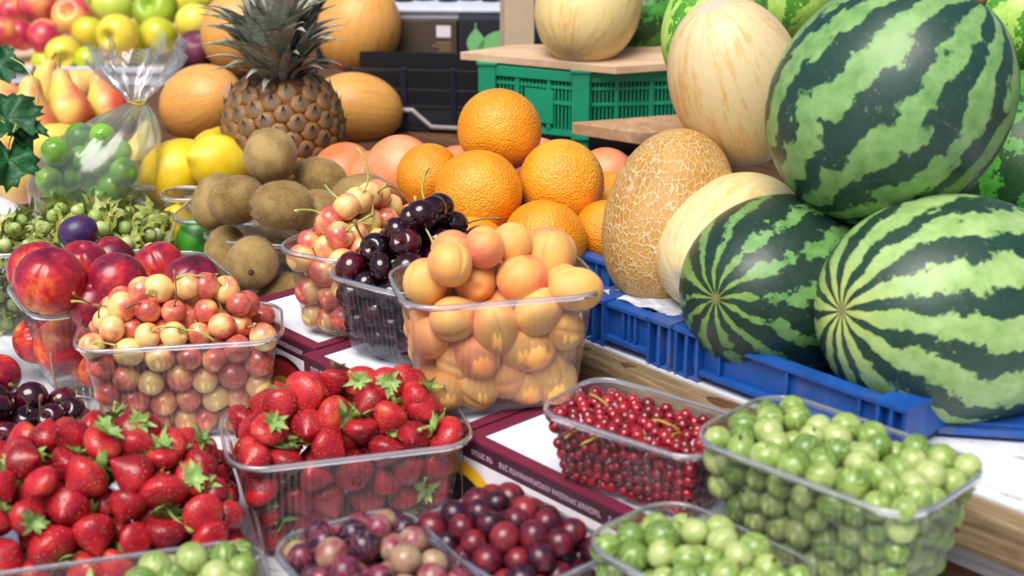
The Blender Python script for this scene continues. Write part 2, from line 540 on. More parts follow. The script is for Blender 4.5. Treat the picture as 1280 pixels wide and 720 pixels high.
def lathe(prof, n=24, mod=None):
    """prof: (r, z) from bottom pole to top pole; first and last have r 0"""
    vs, fs = [], []
    z0, z1 = prof[0][1], prof[-1][1]
    vs.append((0, 0, z0))
    for r, z in prof[1:-1]:
        for i in range(n):
            t = 2 * PI * i / n
            rr, zz = (r, z) if mod is None else mod(t, r, z)
            vs.append((rr * math.cos(t), rr * math.sin(t), zz))
    vs.append((0, 0, z1))
    m = len(prof) - 2
    top = len(vs) - 1
    for i in range(n):
        j = (i + 1) % n
        fs.append((0, 1 + j, 1 + i))
        for k in range(m - 1):
            a, b = 1 + k * n, 1 + (k + 1) * n
            fs.append((a + i, a + j, b + j, b + i))
        fs.append((1 + (m - 1) * n + i, 1 + (m - 1) * n + j, top))
    return vs, fs

def sph_prof(rings=14, a=1.0, topd=0, topw=.3, botd=0, botw=.25, power=1.0):
    out = []
    for i in range(rings + 1):
        t = PI * i / rings
        r, z = math.sin(t) ** power, -math.cos(t) * a
        if i in (0, rings):
            r = 0
        z -= topd * math.exp(-(r / topw) ** 2) * (1 if z > 0 else 0)
        z += botd * math.exp(-(r / botw) ** 2) * (1 if z < 0 else 0)
        out.append((r, z))
    return out

def lump(vs, amt, seed, f=1.3):
    """gentle unevenness so that no fruit is a perfect solid of revolution"""
    r_ = random.Random(seed)
    k = [(Vector((r_.uniform(-1, 1), r_.uniform(-1, 1), r_.uniform(-1, 1))) * f * 2, r_.uniform(0, 6)) for _ in range(5)]
    o = []
    for v in vs:
        v = Vector(v)
        s_ = sum(math.sin(v.dot(d) + p) for d, p in k) / 5
        o.append(v * (1 + amt * s_))
    return o

def fruit(name, prof, mat, n=24, amt=.03, seed=0, mod=None):
    vs, fs = lathe(prof, n, mod)
    return with_mat(mesh(name, lump(vs, amt, seed), fs), mat)

def tube(pts, rad, n=6, cap=True):
    """pts list of Vector, rad number or list"""
    vs, fs = [], []
    pts = [Vector(p) for p in pts]
    m = len(pts)
    if not hasattr(rad, '__len__'):
        rad = [rad] * m
    up = Vector((0.13, .97, .2)).normalized()
    for i, p in enumerate(pts):
        d = (pts[min(i + 1, m - 1)] - pts[max(i - 1, 0)]).normalized()
        s_ = d.cross(up)
        if s_.length < 1e-4:
            s_ = d.cross(Vector((1, 0, 0)))
        s_.normalize()
        u_ = s_.cross(d)
        for k in range(n):
            a = 2 * PI * k / n
            vs.append(p + (s_ * math.cos(a) + u_ * math.sin(a)) * rad[i])
    for i in range(m - 1):
        for k in range(n):
            j = (k + 1) % n
            fs.append((i * n + k, i * n + j, (i + 1) * n + j, (i + 1) * n + k))
    if cap:
        fs.append(tuple(range(n))[::-1])
        fs.append(tuple((m - 1) * n + k for k in range(n)))
    return vs, fs

def merge(parts):
    vs, fs = [], []
    for v, f in parts:
        o = len(vs)
        vs += list(v)
        fs += [tuple(i + o for i in q) for q in f]
    return vs, fs

def box(x0, x1, y0, y1, z0, z1):
    vs = [(x, y, z) for z in (z0, z1) for y in (y0, y1) for x in (x0, x1)]
    fs = [(0, 2, 3, 1), (4, 5, 7, 6), (0, 1, 5, 4), (1, 3, 7, 5), (3, 2, 6, 7), (2, 0, 4, 6)]
    return vs, fs

def solid(name, parts, mat, bevel=0.0, smooth=False):
    vs, fs = merge(parts)
    me = mesh(name, vs, fs, smooth)
    if bevel:
        bm = bmesh.new()
        bm.from_mesh(me)
        bmesh.ops.bevel(bm, geom=[e for e in bm.edges], offset=bevel, segments=2, profile=.6, affect='EDGES')
        bm.to_mesh(me)
        bm.free()
    return with_mat(me, mat)

def rq(seed=None):
    v = rng.normal(size=4)
    q = Quaternion(v)
    q.normalize()
    return q

def aim_face(axis, face=(0, 0, -1), jitter=.7):
    """local z onto axis, the groove side (-x) turned roughly towards face"""
    z = camdir(*axis)
    f = camdir(*face)
    x = -(f - z * f.dot(z))
    if x.length < .05:
        x = Vector((1, 0, 0)) - z * z.x
    x.normalize()
    y = z.cross(x)
    return Matrix((x, y, z)).transposed().to_quaternion() @ Quaternion((0, 0, 1), rng.uniform(-jitter, jitter))

def aim(direction, roll=0.0):
    """quaternion that turns local z onto direction"""
    return Vector((0, 0, 1)).rotation_difference(Vector(direction).normalized()) @ Quaternion((0, 0, 1), roll)

# ------------------------------------------------------------------ fruit meshes (unit radius)
CHERRY = [fruit('cherry', sph_prof(14, .93, .34, .28, .05), 'blush_cherry_skin', 20, .035, s, lambda t, r, z: (r * (1 - .035 * math.exp(-(math.cos(t / 2 - .4)) ** 2 * 30)), z)) for s in range(4)]
DCHERRY = [fruit('dark_cherry', sph_prof(14, .9, .36, .3, .05), 'dark_cherry_skin', 20, .045, s + 9) for s in range(4)]
CURRANT = [fruit('currant', sph_prof(10, .98), 'currant_skin', 14, .02, s) for s in range(2)]
GGOOSE = [fruit('green_gooseberry', sph_prof(12, a), 'green_gooseberry_skin', 18, .03, s) for s, a in enumerate((1.0, 1.08, .96))]
RGOOSE = [fruit('red_gooseberry', sph_prof(12, a), 'red_gooseberry_skin', 18, .03, s) for s, a in enumerate((1.0, 1.1, .96))]
XGOOSE = [fruit('mixed_gooseberry', sph_prof(12, a), 'mixed_gooseberry_skin', 18, .03, s) for s, a in enumerate((1.0, 1.08, .96))]

def suture(depth, wid=.22, up=True):
    def f(t, r, z):
        d = min(abs(t - PI), 2 * PI - abs(t - PI)) if False else abs((t - PI + PI) % (2 * PI) - PI)
        k = math.exp(-(d / wid) ** 2)
        return r * (1 - depth * k), z
    return f

APRICOT = [fruit('apricot', sph_prof(22, a, .16, .2, .04, .15, .96), 'apricot_skin', 64, .05, s, suture(.11, .10)) for s, a in enumerate((1.14, 1.04, 1.24, 1.08))]
NECT = [fruit('nectarine', sph_prof(20, .97, .24, .24, .0), 'nectarine_skin', 64, .05, s + 3, suture(.10, .12)) for s in range(4)]
ORANGE = [fruit('orange', sph_prof(22, .95, .05, .16, .03), 'orange_skin', 40, .03, s + 5) for s in range(4)]
GRAPEF = [fruit('grapefruit', sph_prof(20, .92, .05, .2), 'grapefruit_skin', 36, .03, s + 8) for s in range(2)]
KIWI = [fruit('kiwi', sph_prof(18, a, .03, .12, power=.88), 'kiwi_skin', 32, .035, s + 2) for s, a in enumerate((1.28, 1.36, 1.22))]

def lemon_prof():
    o = []
    for i in range(25):
        t = PI * i / 24
        r, z = math.sin(t), -math.cos(t) * 1.22
        z += .26 * math.exp(-(r / .26) ** 2) * (1 if z > 0 else -.6)
        o.append((0 if i in (0, 24) else r, z))
    return o
LEMON = [fruit('lemon', lemon_prof(), 'lemon_skin', 32, .045, s) for s in range(2)]
LIME = fruit('lime', lemon_prof(), 'lime_skin', 28, .03, 4)
RAPPLE = [fruit('red_apple', sph_prof(18, .9, .5, .3, .32, .26), 'red_apple_skin', 28, .04, s) for s in range(3)]
YAPPLE = [fruit('yellow_apple', sph_prof(18, .94, .5, .3, .34, .26), 'yellow_apple_skin', 28, .04, s + 4) for s in range(3)]
GAPPLE = [fruit('green_apple', sph_prof(18, .9, .5, .3, .34, .26), 'green_apple_skin', 28, .04, s + 6) for s in range(2)]

def pear_prof():
    pts = [(0, -1), (.25, -1.02), (.55, -.95), (.85, -.68), (1.0, -.25), (.97, .12), (.82, .5), (.6, .85), (.45, 1.15), (.38, 1.45), (.30, 1.66), (.16, 1.76), (0, 1.74)]
    o = []
    for i in range(len(pts) - 1):
        for k in range(2):
            f = k / 2
            o.append((pts[i][0] * (1 - f) + pts[i + 1][0] * f, pts[i][1] * (1 - f) + pts[i + 1][1] * f))
    o.append(pts[-1])
    return o
PEAR = [fruit('pear', pear_prof(), 'pear_skin', 28, .06, s) for s in range(3)]
GPLUM = [fruit('green_plum', sph_prof(14, 1.02, .12, .2), 'green_plum_skin', 22, .03, s) for s in range(2)]
PLUM = fruit('plum', sph_prof(16, 1.15, .1, .2), 'plum_skin', 24, .03, 3, suture(.05, .15))
PFRUIT = fruit('purple_fruit', sph_prof(16, .95, .2, .3), 'purple_fruit_skin', 26, .03, 5)

def curvy(L, seed, bend=1.0, n=9):
    r_ = random.Random(seed)
    p = Vector((0, 0, .55))
    d = Vector((r_.uniform(-.25, .25), r_.uniform(-.25, .25), 1)).normalized()
    ax = Vector((r_.uniform(-1, 1), r_.uniform(-1, 1), r_.uniform(-.2, .2))).normalized()
    pts = [p.copy()]
    k = r_.uniform(.4, 1.3) * bend
    for i in range(n):
        p = p + d * (L / n)
        pts.append(p.copy())
        d = (Quaternion(ax, k / n * (1 + .5 * math.sin(i))) @ d).normalized()
    return pts

def stem_mesh(L, seed, rad=.065, mat='fresh_stem', bend=1.0):
    pts = curvy(L, seed, bend)
    m = len(pts)
    rr = [rad * (1.5 if i == 0 else 1.0 if i < m - 2 else 1.5 if i == m - 2 else 1.9) for i in range(m)]
    vs, fs = tube(pts, rr, 6)
    return with_mat(mesh('stem', vs, fs), mat)
STEMS = [stem_mesh(random.Random(i).uniform(1.8, 3.6), i, .072, 'fresh_stem' if i % 3 else 'dry_stem', 1.4) for i in range(8)]

def leafstrip(L, W, curl, fold=.25, n=6, taper=1.0, lift=0.0, ragged=0, rs=0):
    """a pointed blade along +x that bends up by curl radians in all"""
    r_ = random.Random(rs)
    vs, fs = [], []
    p = Vector((0, 0, 0))
    a = lift
    for i in range(n + 1):
        t = i / n
        wv = W * (math.sin(PI * min(1, (t * .85 + .15)) ** .8) if taper else 1)
        if i == n:
            wv = W * .03
        if ragged:
            wv *= r_.uniform(1 - ragged, 1 + ragged)
        nrm = Vector((-math.sin(a), 0, math.cos(a)))
        for sgn in (-1, 0, 1):
            vs.append(p + Vector((0, sgn * wv / 2, 0)) + nrm * (fold * wv * .5 * abs(sgn)))
        p = p + Vector((math.cos(a), 0, math.sin(a))) * (L / n)
        a += curl / n
    for i in range(n):
        for s_ in (0, 1):
            q = i * 3 + s_
            fs.append((q, q + 3, q + 4, q + 1))
    return vs, fs

def turned(vs, q, off=(0, 0, 0)):
    off = Vector(off)
    return [q @ Vector(v) + off for v in vs]

# strawberry: pointed body, calyx of 9 leaves, short stem
def straw_prof(ln, sh):
    o = []
    for i in range(19):
        t = i / 18
        r = math.sin(PI * t ** (sh + .12)) ** .62
        if i in (0, 18):
            r = 0
        z = -ln + t * (ln + .75)
        z -= .12 * math.exp(-(r / .35) ** 2) if t > .7 else 0
        o.append((r, z))
    return o
STRAW = [fruit('strawberry', straw_prof(l, s_), 'strawberry_skin', 28, .09, k) for k, (l, s_) in enumerate(((1.2, 1.5), (1.02, 1.4), (1.35, 1.55), (1.1, 1.5)))]

def calyx_mesh(seed):
    r_ = random.Random(seed)
    parts = []
    for i in range(10):
        v, f = leafstrip(r_.uniform(.7, 1.1), r_.uniform(.32, .46), r_.uniform(-.9, .9), .3, 5, lift=r_.uniform(-.1, .75), rs=i)
        parts.append((turned(v, Quaternion((0, 0, 1), 2 * PI * i / 10 + r_.uniform(-.2, .2)), (0, 0, .66)), f))
    vs, fs = merge(parts)
    return with_mat(mesh('calyx', vs, fs), 'straw_calyx')
CALYX = [calyx_mesh(i) for i in range(4)]
SSTEM = [stem_mesh(random.Random(i + 50).uniform(.7, 1.7), i + 50, .07, 'fresh_stem', 1.3) for i in range(4)]

def tip_mesh():
    parts = []
    for i in range(6):
        v, f = leafstrip(.42, .12, .3, .3, 3, lift=1.1)
        parts.append((turned(v, Quaternion((0, 0, 1), 2 * PI * i / 6), (0, 0, .96)), f))
    v, f = tube([(0, 0, .9), (0, 0, 1.12)], [.13, .09], 6)
    parts.append((v, f))
    vs, fs = merge(parts)
    return with_mat(mesh('blossom_tip', vs, fs), 'dry_tip')
TIP = tip_mesh()

def husk_mesh(seed):
    r_ = random.Random(seed)
    parts = []
    for i in range(11):
        v, f = leafstrip(r_.uniform(1.6, 2.7), r_.uniform(.55, .85), r_.uniform(.5, 1.9), .25, 6, lift=r_.uniform(-.5, .2), ragged=.35, rs=seed * 20 + i)
        parts.append((turned([p * 1.5 for p in v], Quaternion((0, 0, 1), 2 * PI * i / 11 + r_.uniform(-.2, .2)), (0, 0, -1.0)), f))
    vs, fs = merge(parts)
    return with_mat(mesh('husk', vs, fs), 'hazel_husk')
HUSK = [husk_mesh(i) for i in range(4)]
NUT = fruit('hazelnut', sph_prof(12, 1.1), 'hazel_shell', 18, .03, 2)

def button_mesh(mat):
    vs, fs = lathe([(0, 0), (.1, .0), (.12, .03), (.09, .06), (.04, .05), (0, .05)], 8)
    return with_mat(mesh('stem_button', vs, fs), mat)
BUTTON = button_mesh('dry_tip')
APSTEM = with_mat(mesh('stem', *tube([(0, 0, .35), (.03, 0, .7), (.1, .02, 1.05)], [.05, .045, .07], 6)), 'dry_stem')

# ------------------------------------------------------------------ the setting
UD = Vector((.676, -.737, 0))       # along the stall front, towards the right of the picture
VD = Vector((.737, .676, 0))        # into the stall
YAW = math.atan2(UD.y, UD.x)
E0 = Vector((.082, 1.214, 0))       # a point on the front edge of the raised table
Zq = lambda a: Quaternion((0, 0, 1), a)

def uv(u, v, z=0.0):
    return E0 + UD * u + VD * v + Vector((0, 0, z))

ground = ob('ground', with_mat(mesh('ground', [(-60, -60, -.9), (60, -60, -.9), (60, 60, -.9), (-60, 60, -.9)], [(0, 1, 2, 3)]), 'grey_ground'), kind='structure')

# low front table: planks painted white
lt = empty('front_table', uv(0, -.01, 0), Zq(YAW), label='low white painted plank table under the berry punnets', cat='table')
for i in range(8):
    a = -1.4 + i * .0
    ob('plank', solid('plank', [box(-1.9, .9, -.02 - (i + 1) * .105, -.02 - i * .105 - .003, -.025, -.0002 * (i % 3))], 'painted_wood', .002), lt)
for x in (-1.7, .7):
    ob('leg', solid('leg', [box(x, x + .06, -.8, -.74, -.9, -.026)], 'grey_wood'), lt)
    ob('leg', solid('leg', [box(x, x + .06, -.12, -.06, -.9, -.026)], 'grey_wood'), lt)

# raised table: white top board with raw wood edge, a pale rail and a brown board below
RT = .10
rt = empty('raised_table', uv(0, 0, RT), Zq(YAW), label='raised table with white top and worn wooden front edge carrying the melons', cat='table')
ob('table_top', solid('table_top', [box(-.10, .75, .004, .42, -.028, 0)], 'painted_wood'), rt)
ob('side_top', solid('side_top', [box(-4.2, -.103, .004, .42, -.028, -.001)], 'dark_wood', .001), rt)
for i in range(14):
    ob('plank', solid('plank', [box(-4.2, .75, .423 + i * .2, .62 + i * .2, -.028, -.001 - .0005 * (i % 2))], 'dark_wood', .001), rt)
ob('edge_board', solid('edge_board', [box(-4.2, .75, -.018, .003, -.034, -.001)], 'worn_wood', .002), rt)
ob('rail', solid('rail', [box(-4.2, .75, .0, .03, -.058, -.036)], 'grey_wood', .001), rt)
ob('apron_board', solid('apron_board', [box(-4.2, .75, .012, .035, -.2, -.06)], 'dark_wood', .001), rt)
ob('knot_stain', solid('knot_stain', [box(.42, .424, .0105, .0118, -.1, -.07)], 'black_print'), rt)
g_ = random.Random(12)
for (su, sz, sn) in ((.135, .018, 14), (.03, .009, 10), (-.02, .006, 9)):
    rim = []
    for i in range(sn):
        an = 2 * PI * i / sn
        k = g_.uniform(.55, 1.1)
        rim.append((su + math.cos(an) * sz * k, -.0075 + math.sin(an) * min(.009, sz * .6) * k))
    vs = [(x, y, z) for z in (-.0008, -.0003) for x, y in rim]
    ob('rust_stain', with_mat(mesh('rust_stain', vs, [tuple(range(sn, 2 * sn)), tuple(range(sn))[::-1]] + [(i, (i + 1) % sn, sn + (i + 1) % sn, sn + i) for i in range(sn)], False), 'dark_wood'), rt)
for x in (-4.1, .6):
    for y in (.1, 3.0):
        ob('leg', solid('leg', [box(x, x + .07, y, y + .07, -1.0, -.03)], 'grey_wood'), rt)

# ------------------------------------------------------------------ punnets
def rrect(L, W, r, ns, nc):
    """closed loop of a rounded rectangle with outward normals, ns points on each long side"""
    pts = []
    for (cx, cy, a0, ln) in ((L / 2 - r, W / 2 - r, 0, L), (-L / 2 + r, W / 2 - r, 90, W), (-L / 2 + r, -W / 2 + r, 180, L), (L / 2 - r, -W / 2 + r, 270, W)):
        for k in range(nc):
            a = R(a0 + 90 * k / (nc - 1))
            pts.append(((cx + r * math.cos(a), cy + r * math.sin(a)), (math.cos(a), math.sin(a)), 0))
        # straight run to the next corner
        a = R(a0 + 90)
        nrm = (math.cos(a), math.sin(a))
        tx, ty = -math.sin(a), math.cos(a)
        run = (L if a0 in (0, 180) else W) - 2 * r
        n_ = max(4, int(ns * run))
        sx, sy = cx + r * math.cos(a), cy + r * math.sin(a)
        for k in range(1, n_):
            f = k / n_
            pts.append(((sx + tx * run * f, sy + ty * run * f), nrm, 1))
    return pts

def punnet(loc, yaw, L, W, H, label, taper=.016, rib=.0009, r=.024, wall='punnet_plastic', group=None, pitch=.0052, rimw=.0055, name='punnet'):
    root = empty(name, loc, Zq(yaw), label=label, cat='punnet', group=group)
    loop = rrect(L - 2 * rimw, W - 2 * rimw, r, 4 / pitch, 9)
    n = len(loop)
    vs, fs = [], []
    levels = [0.0, .004, .012, .25 * H, .5 * H, .75 * H, H - .012, H - .008, H]
    ribbed = [.0, .3, 1, 1, 1, 1, 1, .1, 0]
    cnt = 0
    phase = []
    for (p, nm, st) in loop:
        cnt = cnt + 1 if st else 0
        phase.append((1 if (cnt // 2) % 2 else -1) if st else 0)
    for li, z in enumerate(levels):
        ins = taper * (1 - z / H) + (.006 if li == 0 else .0018 if li == 1 else 0)
        if li >= 7:
            ins -= .0022
        for (p, nm, st), ph in zip(loop, phase):
            d = -ins + ph * rib * ribbed[li]
            vs.append((p[0] + nm[0] * d, p[1] + nm[1] * d, z + .0008))
    for li in range(len(levels) - 1):
        for i in range(n):
            j = (i + 1) % n
            fs.append((li * n + i, li * n + j, (li + 1) * n + j, (li + 1) * n + i))
    fs.append(tuple(range(n))[::-1])
    wallo = ob('wall', with_mat(mesh('punnet_wall', vs, fs), wall), root)
    # rolled rim: a flat lip that turns down
    lip = rrect(L - 2 * rimw, W - 2 * rimw, r, 60, 9)
    m = len(lip)
    prof = [(.0024, H - .001), (.003, H + .0012), (rimw * .75, H + .0014), (rimw, H + .0003), (rimw + .0004, H - .003), (rimw - .0006, H - .0028), (rimw * .7, H - .0002), (.0024, H - .001)]
    vs, fs = [], []
    for (d, z) in prof[:-1]:
        for (p, nm, st) in lip:
            vs.append((p[0] + nm[0] * d, p[1] + nm[1] * d, z))
    k_ = len(prof) - 1
    for a in range(k_):
        b = (a + 1) % k_
        for i in range(m):
            j = (i + 1) % m
            fs.append((a * m + i, a * m + j, b * m + j, b * m + i))
    ob('rim', with_mat(mesh('punnet_rim', vs, fs), 'rim_plastic'), root)
    return dict(loc=Vector(loc), yaw=yaw, L=L - 2 * rimw, W=W - 2 * rimw, H=H, taper=taper, root=root, wallmat=wall)

def to_world(p, v):
    return p['loc'] + Zq(p['yaw']) @ Vector(v)

def to_local(p, v):
    return Zq(-p['yaw']) @ (Vector(v) - p['loc'])

def pack(p, r, heap, fill=1.0, dens=.68, fixed=(), rv=.1, seed=0, steps=140, floor=.002, xr=None, sink=0.0, slope=1.0):
    """spheres settled in the punnet's inside and mounded above its rim; returns local centres and radii"""
    g = np.random.default_rng(seed)
    L, W, H, tp = p['L'], p['W'], p['H'], p['taper']
    top = H + heap if heap > 0 else H * fill
    def half(z):
        ins = tp * np.clip(1 - z / H, 0, 1)
        over = np.clip(z - H, 0, None) * slope
        return L / 2 - ins - over, W / 2 - ins - over
    def ceil_(x, y):
        if heap <= 0:
            return np.full_like(x, top)
        e = np.clip(np.maximum(np.abs(x) / (L / 2), np.abs(y) / (W / 2)), 0, 1)
        e2 = np.clip((np.abs(x / (L / 2)) ** 3 + np.abs(y / (W / 2)) ** 3) ** (1 / 3) / 1.1, 0, 1)
        return H - .25 * r + (heap + .25 * r) * (1 - e2 ** 2.2)
    # volume by sampling
    q = g.uniform((-L / 2, -W / 2, 0), (L / 2, W / 2, max(top, H)), (6000, 3))
    hx_, hy_ = half(q[:, 2])
    ins = (np.abs(q[:, 0]) < hx_) & (np.abs(q[:, 1]) < hy_) & (q[:, 2] < ceil_(q[:, 0], q[:, 1]))
    if xr:
        ins &= (q[:, 0] > xr[0]) & (q[:, 0] < xr[1])
    V = ins.mean() * L * W * max(top, H)
    Vf = sum(4 / 3 * PI * fr ** 3 for _, fr in fixed)
    n = max(3, int(dens * (V - Vf * 1.3) / (4 / 3 * PI * r ** 3)))
    cand = q[ins]
    pos = cand[g.integers(0, len(cand), n)] + g.normal(0, r * .1, (n, 3))
    rad = r * g.uniform(1 - rv, 1 + rv, n)
    fx = np.array([tuple(f[0]) for f in fixed]).reshape(-1, 3)
    fr = np.array([f[1] for f in fixed])
    nf = len(fr)
    allr = np.concatenate([rad, fr])
    sumr = allr[:n, None] + allr[None, :]
    for it in range(steps):
        if it < steps * .75:
            pos[:, 2] -= r * .07
        for sub in range(2):
            A = np.concatenate([pos, fx]) if nf else pos
            d = pos[:, None, :] - A[None, :, :]
            dist = np.sqrt((d ** 2).sum(-1)) + 1e-9
            ov = sumr - dist
            ov[np.arange(n), np.arange(n)] = 0
            ov = np.clip(ov, 0, None)
            wgt = np.full(n + nf, .5)
            wgt[n:] = .95
            mv = (d / dist[..., None] * (ov * wgt)[..., None]).sum(1)
            ml = np.sqrt((mv ** 2).sum(1, keepdims=True)) + 1e-9
            pos += mv * np.minimum(1, r * .5 / ml)
            pos[:, 2] = np.clip(pos[:, 2], floor + rad, None)
            c_ = ceil_(pos[:, 0], pos[:, 1]) - rad * .3
            pos[:, 2] = np.minimum(pos[:, 2], np.maximum(c_, floor + rad))
            hx_, hy_ = half(pos[:, 2])
            pos[:, 0] = np.clip(pos[:, 0], -(hx_ - rad), hx_ - rad)
            pos[:, 1] = np.clip(pos[:, 1], -(hy_ - rad), hy_ - rad)
            if xr:
                pos[:, 0] = np.clip(pos[:, 0], xr[0] + rad, xr[1] - rad)
    return pos, rad

EYES = [np.array(v) for v in ((0, 0, CAMZ), (-.28, .0, CAMZ), (.28, 0, CAMZ), (0, .1, CAMZ + .15))]

def seen(W_, rad, least=3):
    """which of these spheres show from the photograph's place or a step beside it"""
    W_ = np.asarray(W_)
    n = len(W_)
    keep = np.zeros(n, bool)
    for e in EYES:
        d = W_ - e
        dep = d[:, 1] * cp - d[:, 2] * sp
        f = 900.0
        px = f * d[:, 0] / dep
        py = -f * (d[:, 1] * sp + d[:, 2] * cp) / dep
        pr = f * rad / dep
        x0, y0 = px.min() - pr.max() - 2, py.min() - pr.max() - 2
        w_, h_ = int(px.max() - x0 + pr.max() + 4), int(py.max() - y0 + pr.max() + 4)
        zb = np.full((h_, w_), 1e9)
        ib = np.full((h_, w_), -1)
        for i in range(n):
            cx, cy_, r_ = px[i] - x0, py[i] - y0, pr[i]
            xa, xb, ya, yb = int(cx - r_), int(cx + r_) + 2, int(cy_ - r_), int(cy_ + r_) + 2
            yy, xx = np.mgrid[ya:yb, xa:xb]
            q = 1 - ((xx - cx) ** 2 + (yy - cy_) ** 2) / r_ ** 2
            zz = dep[i] - rad[i] * np.sqrt(np.clip(q, 0, 1))
            sub = zb[ya:yb, xa:xb]
            m = (q > 0) & (zz < sub)
            sub[m] = zz[m]
            ib[ya:yb, xa:xb][m] = i
        ids, cnt = np.unique(ib[ib >= 0], return_counts=True)
        keep[ids[cnt >= least]] = True
    return keep

def fill_punnet(p, r, heap, maker, **kw):
    least = kw.pop('least', 3)
    pos, rad = pack(p, r, heap, **kw)
    W_ = np.array([tuple(to_world(p, v)) for v in pos])
    fixed = kw.get('fixed', ())
    allW = np.concatenate([W_, np.array([tuple(to_world(p, f[0])) for f in fixed]).reshape(-1, 3)])
    allr = np.concatenate([rad, np.array([f[1] for f in fixed])])
    k = seen(allW, allr, least)[:len(pos)]
    for i in range(len(pos)):
        if k[i]:
            maker(Vector(W_[i]), rad[i], Vector(pos[i]), p)

def cherry_maker(meshes, name, label, group, stem_p=.55):
    def mk(w_, r, l, p):
        top = l.z > p['H'] - .7 * r
        d = Vector(rng.normal(size=3)).normalized()
        if top:
            d = (d + Vector((0, -.35, .9))).normalized()
        else:
            d = d if rng.random() > .4 else Vector((d.x, d.y, -abs(d.z)))
        has = top and rng.random() < stem_p
        if not has and d.dot(Vector((0, -.75, .66))) > 0:
            d = -d                       # a cherry without its stem shows its smooth side
        c = ob(name, meshes[rng.integers(len(meshes))], None, w_, aim(d, rng.uniform(0, 6.28)), r * 1.03, label, 'cherry', group)
        if has:
            ob('stem', STEMS[rng.integers(len(STEMS))], c)
    return mk

def berry_maker(meshes, name, label, cat, group, tip_p=.5, k=1.03):
    def mk(w_, r, l, p):
        d = Vector(rng.normal(size=3)).normalized()
        c = ob(name, meshes[rng.integers(len(meshes))], None, w_, aim(d, rng.uniform(0, 6.28)), tuple(r * k * rng.uniform(.93, 1.06, 3)), label, cat, group)
        if rng.random() < tip_p and d.y < .5 and l.z > p['H'] * .5:
            ob('blossom_tip', TIP, c)
    return mk

def straw_maker(label, group):
    def mk(w_, r, l, p):
        d = Vector(rng.normal(size=3)).normalized()
        if l.z > p['H'] * .8:
            d = (d + Vector((0, 0, .35))).normalized()
        if l.z < p['H'] + r:             # beside the wall the leafy end turns inwards
            o_ = Vector((l.x if abs(l.x) > p['L'] / 2 - 2.2 * r else 0, l.y if abs(l.y) > p['W'] / 2 - 2.2 * r else 0, 0))
            if o_.length > 0:
                o_ = (Zq(p['yaw']) @ o_).normalized()
                k = d.dot(o_)
                if k > -.1:
                    d = (d - o_ * (k + .35)).normalized()
        c = ob('strawberry', STRAW[rng.integers(len(STRAW))], None, w_ + d * r * .2, aim(d, rng.uniform(0, 6.28)), tuple(r * rng.uniform(.98, 1.1) * rng.uniform(.88, 1.08, 3)), label, 'strawberry', group)
        if rng.random() < .85:
            cx = ob('calyx', CALYX[rng.integers(len(CALYX))], c, scale=rng.uniform(.85, 1.12))
            if rng.random() < .6:
                ob('stem', SSTEM[rng.integers(len(SSTEM))], cx)
    return mk

# ------------------------------------------------------------------ printed fruit cartons in a row along the front table
BZ = .08
def half_disc(cx, r, z0, x0, x1, n=18, rin=0.0):
    """upper half disc (or ring) in the x-z plane, cut at x0 and x1"""
    def pt(rr, a):
        return (min(max(cx + rr * math.cos(a), x0), x1), z0 + rr * math.sin(a))
    vs, fs = [], []
    for i in range(n + 1):
        a = PI * i / n
        x, z = pt(r, a)
        vs.append((x, 0, z))
        x, z = pt(rin, a) if rin else (min(max(cx, x0), x1), z0)
        vs.append((x, 0, z))
    for i in range(n):
        fs.append((2 * i, 2 * i + 1, 2 * i + 3, 2 * i + 2))
    return vs, fs

def off_y(vf, y):
    return [(v[0], y, v[2]) for v in vf[0]], vf[1]

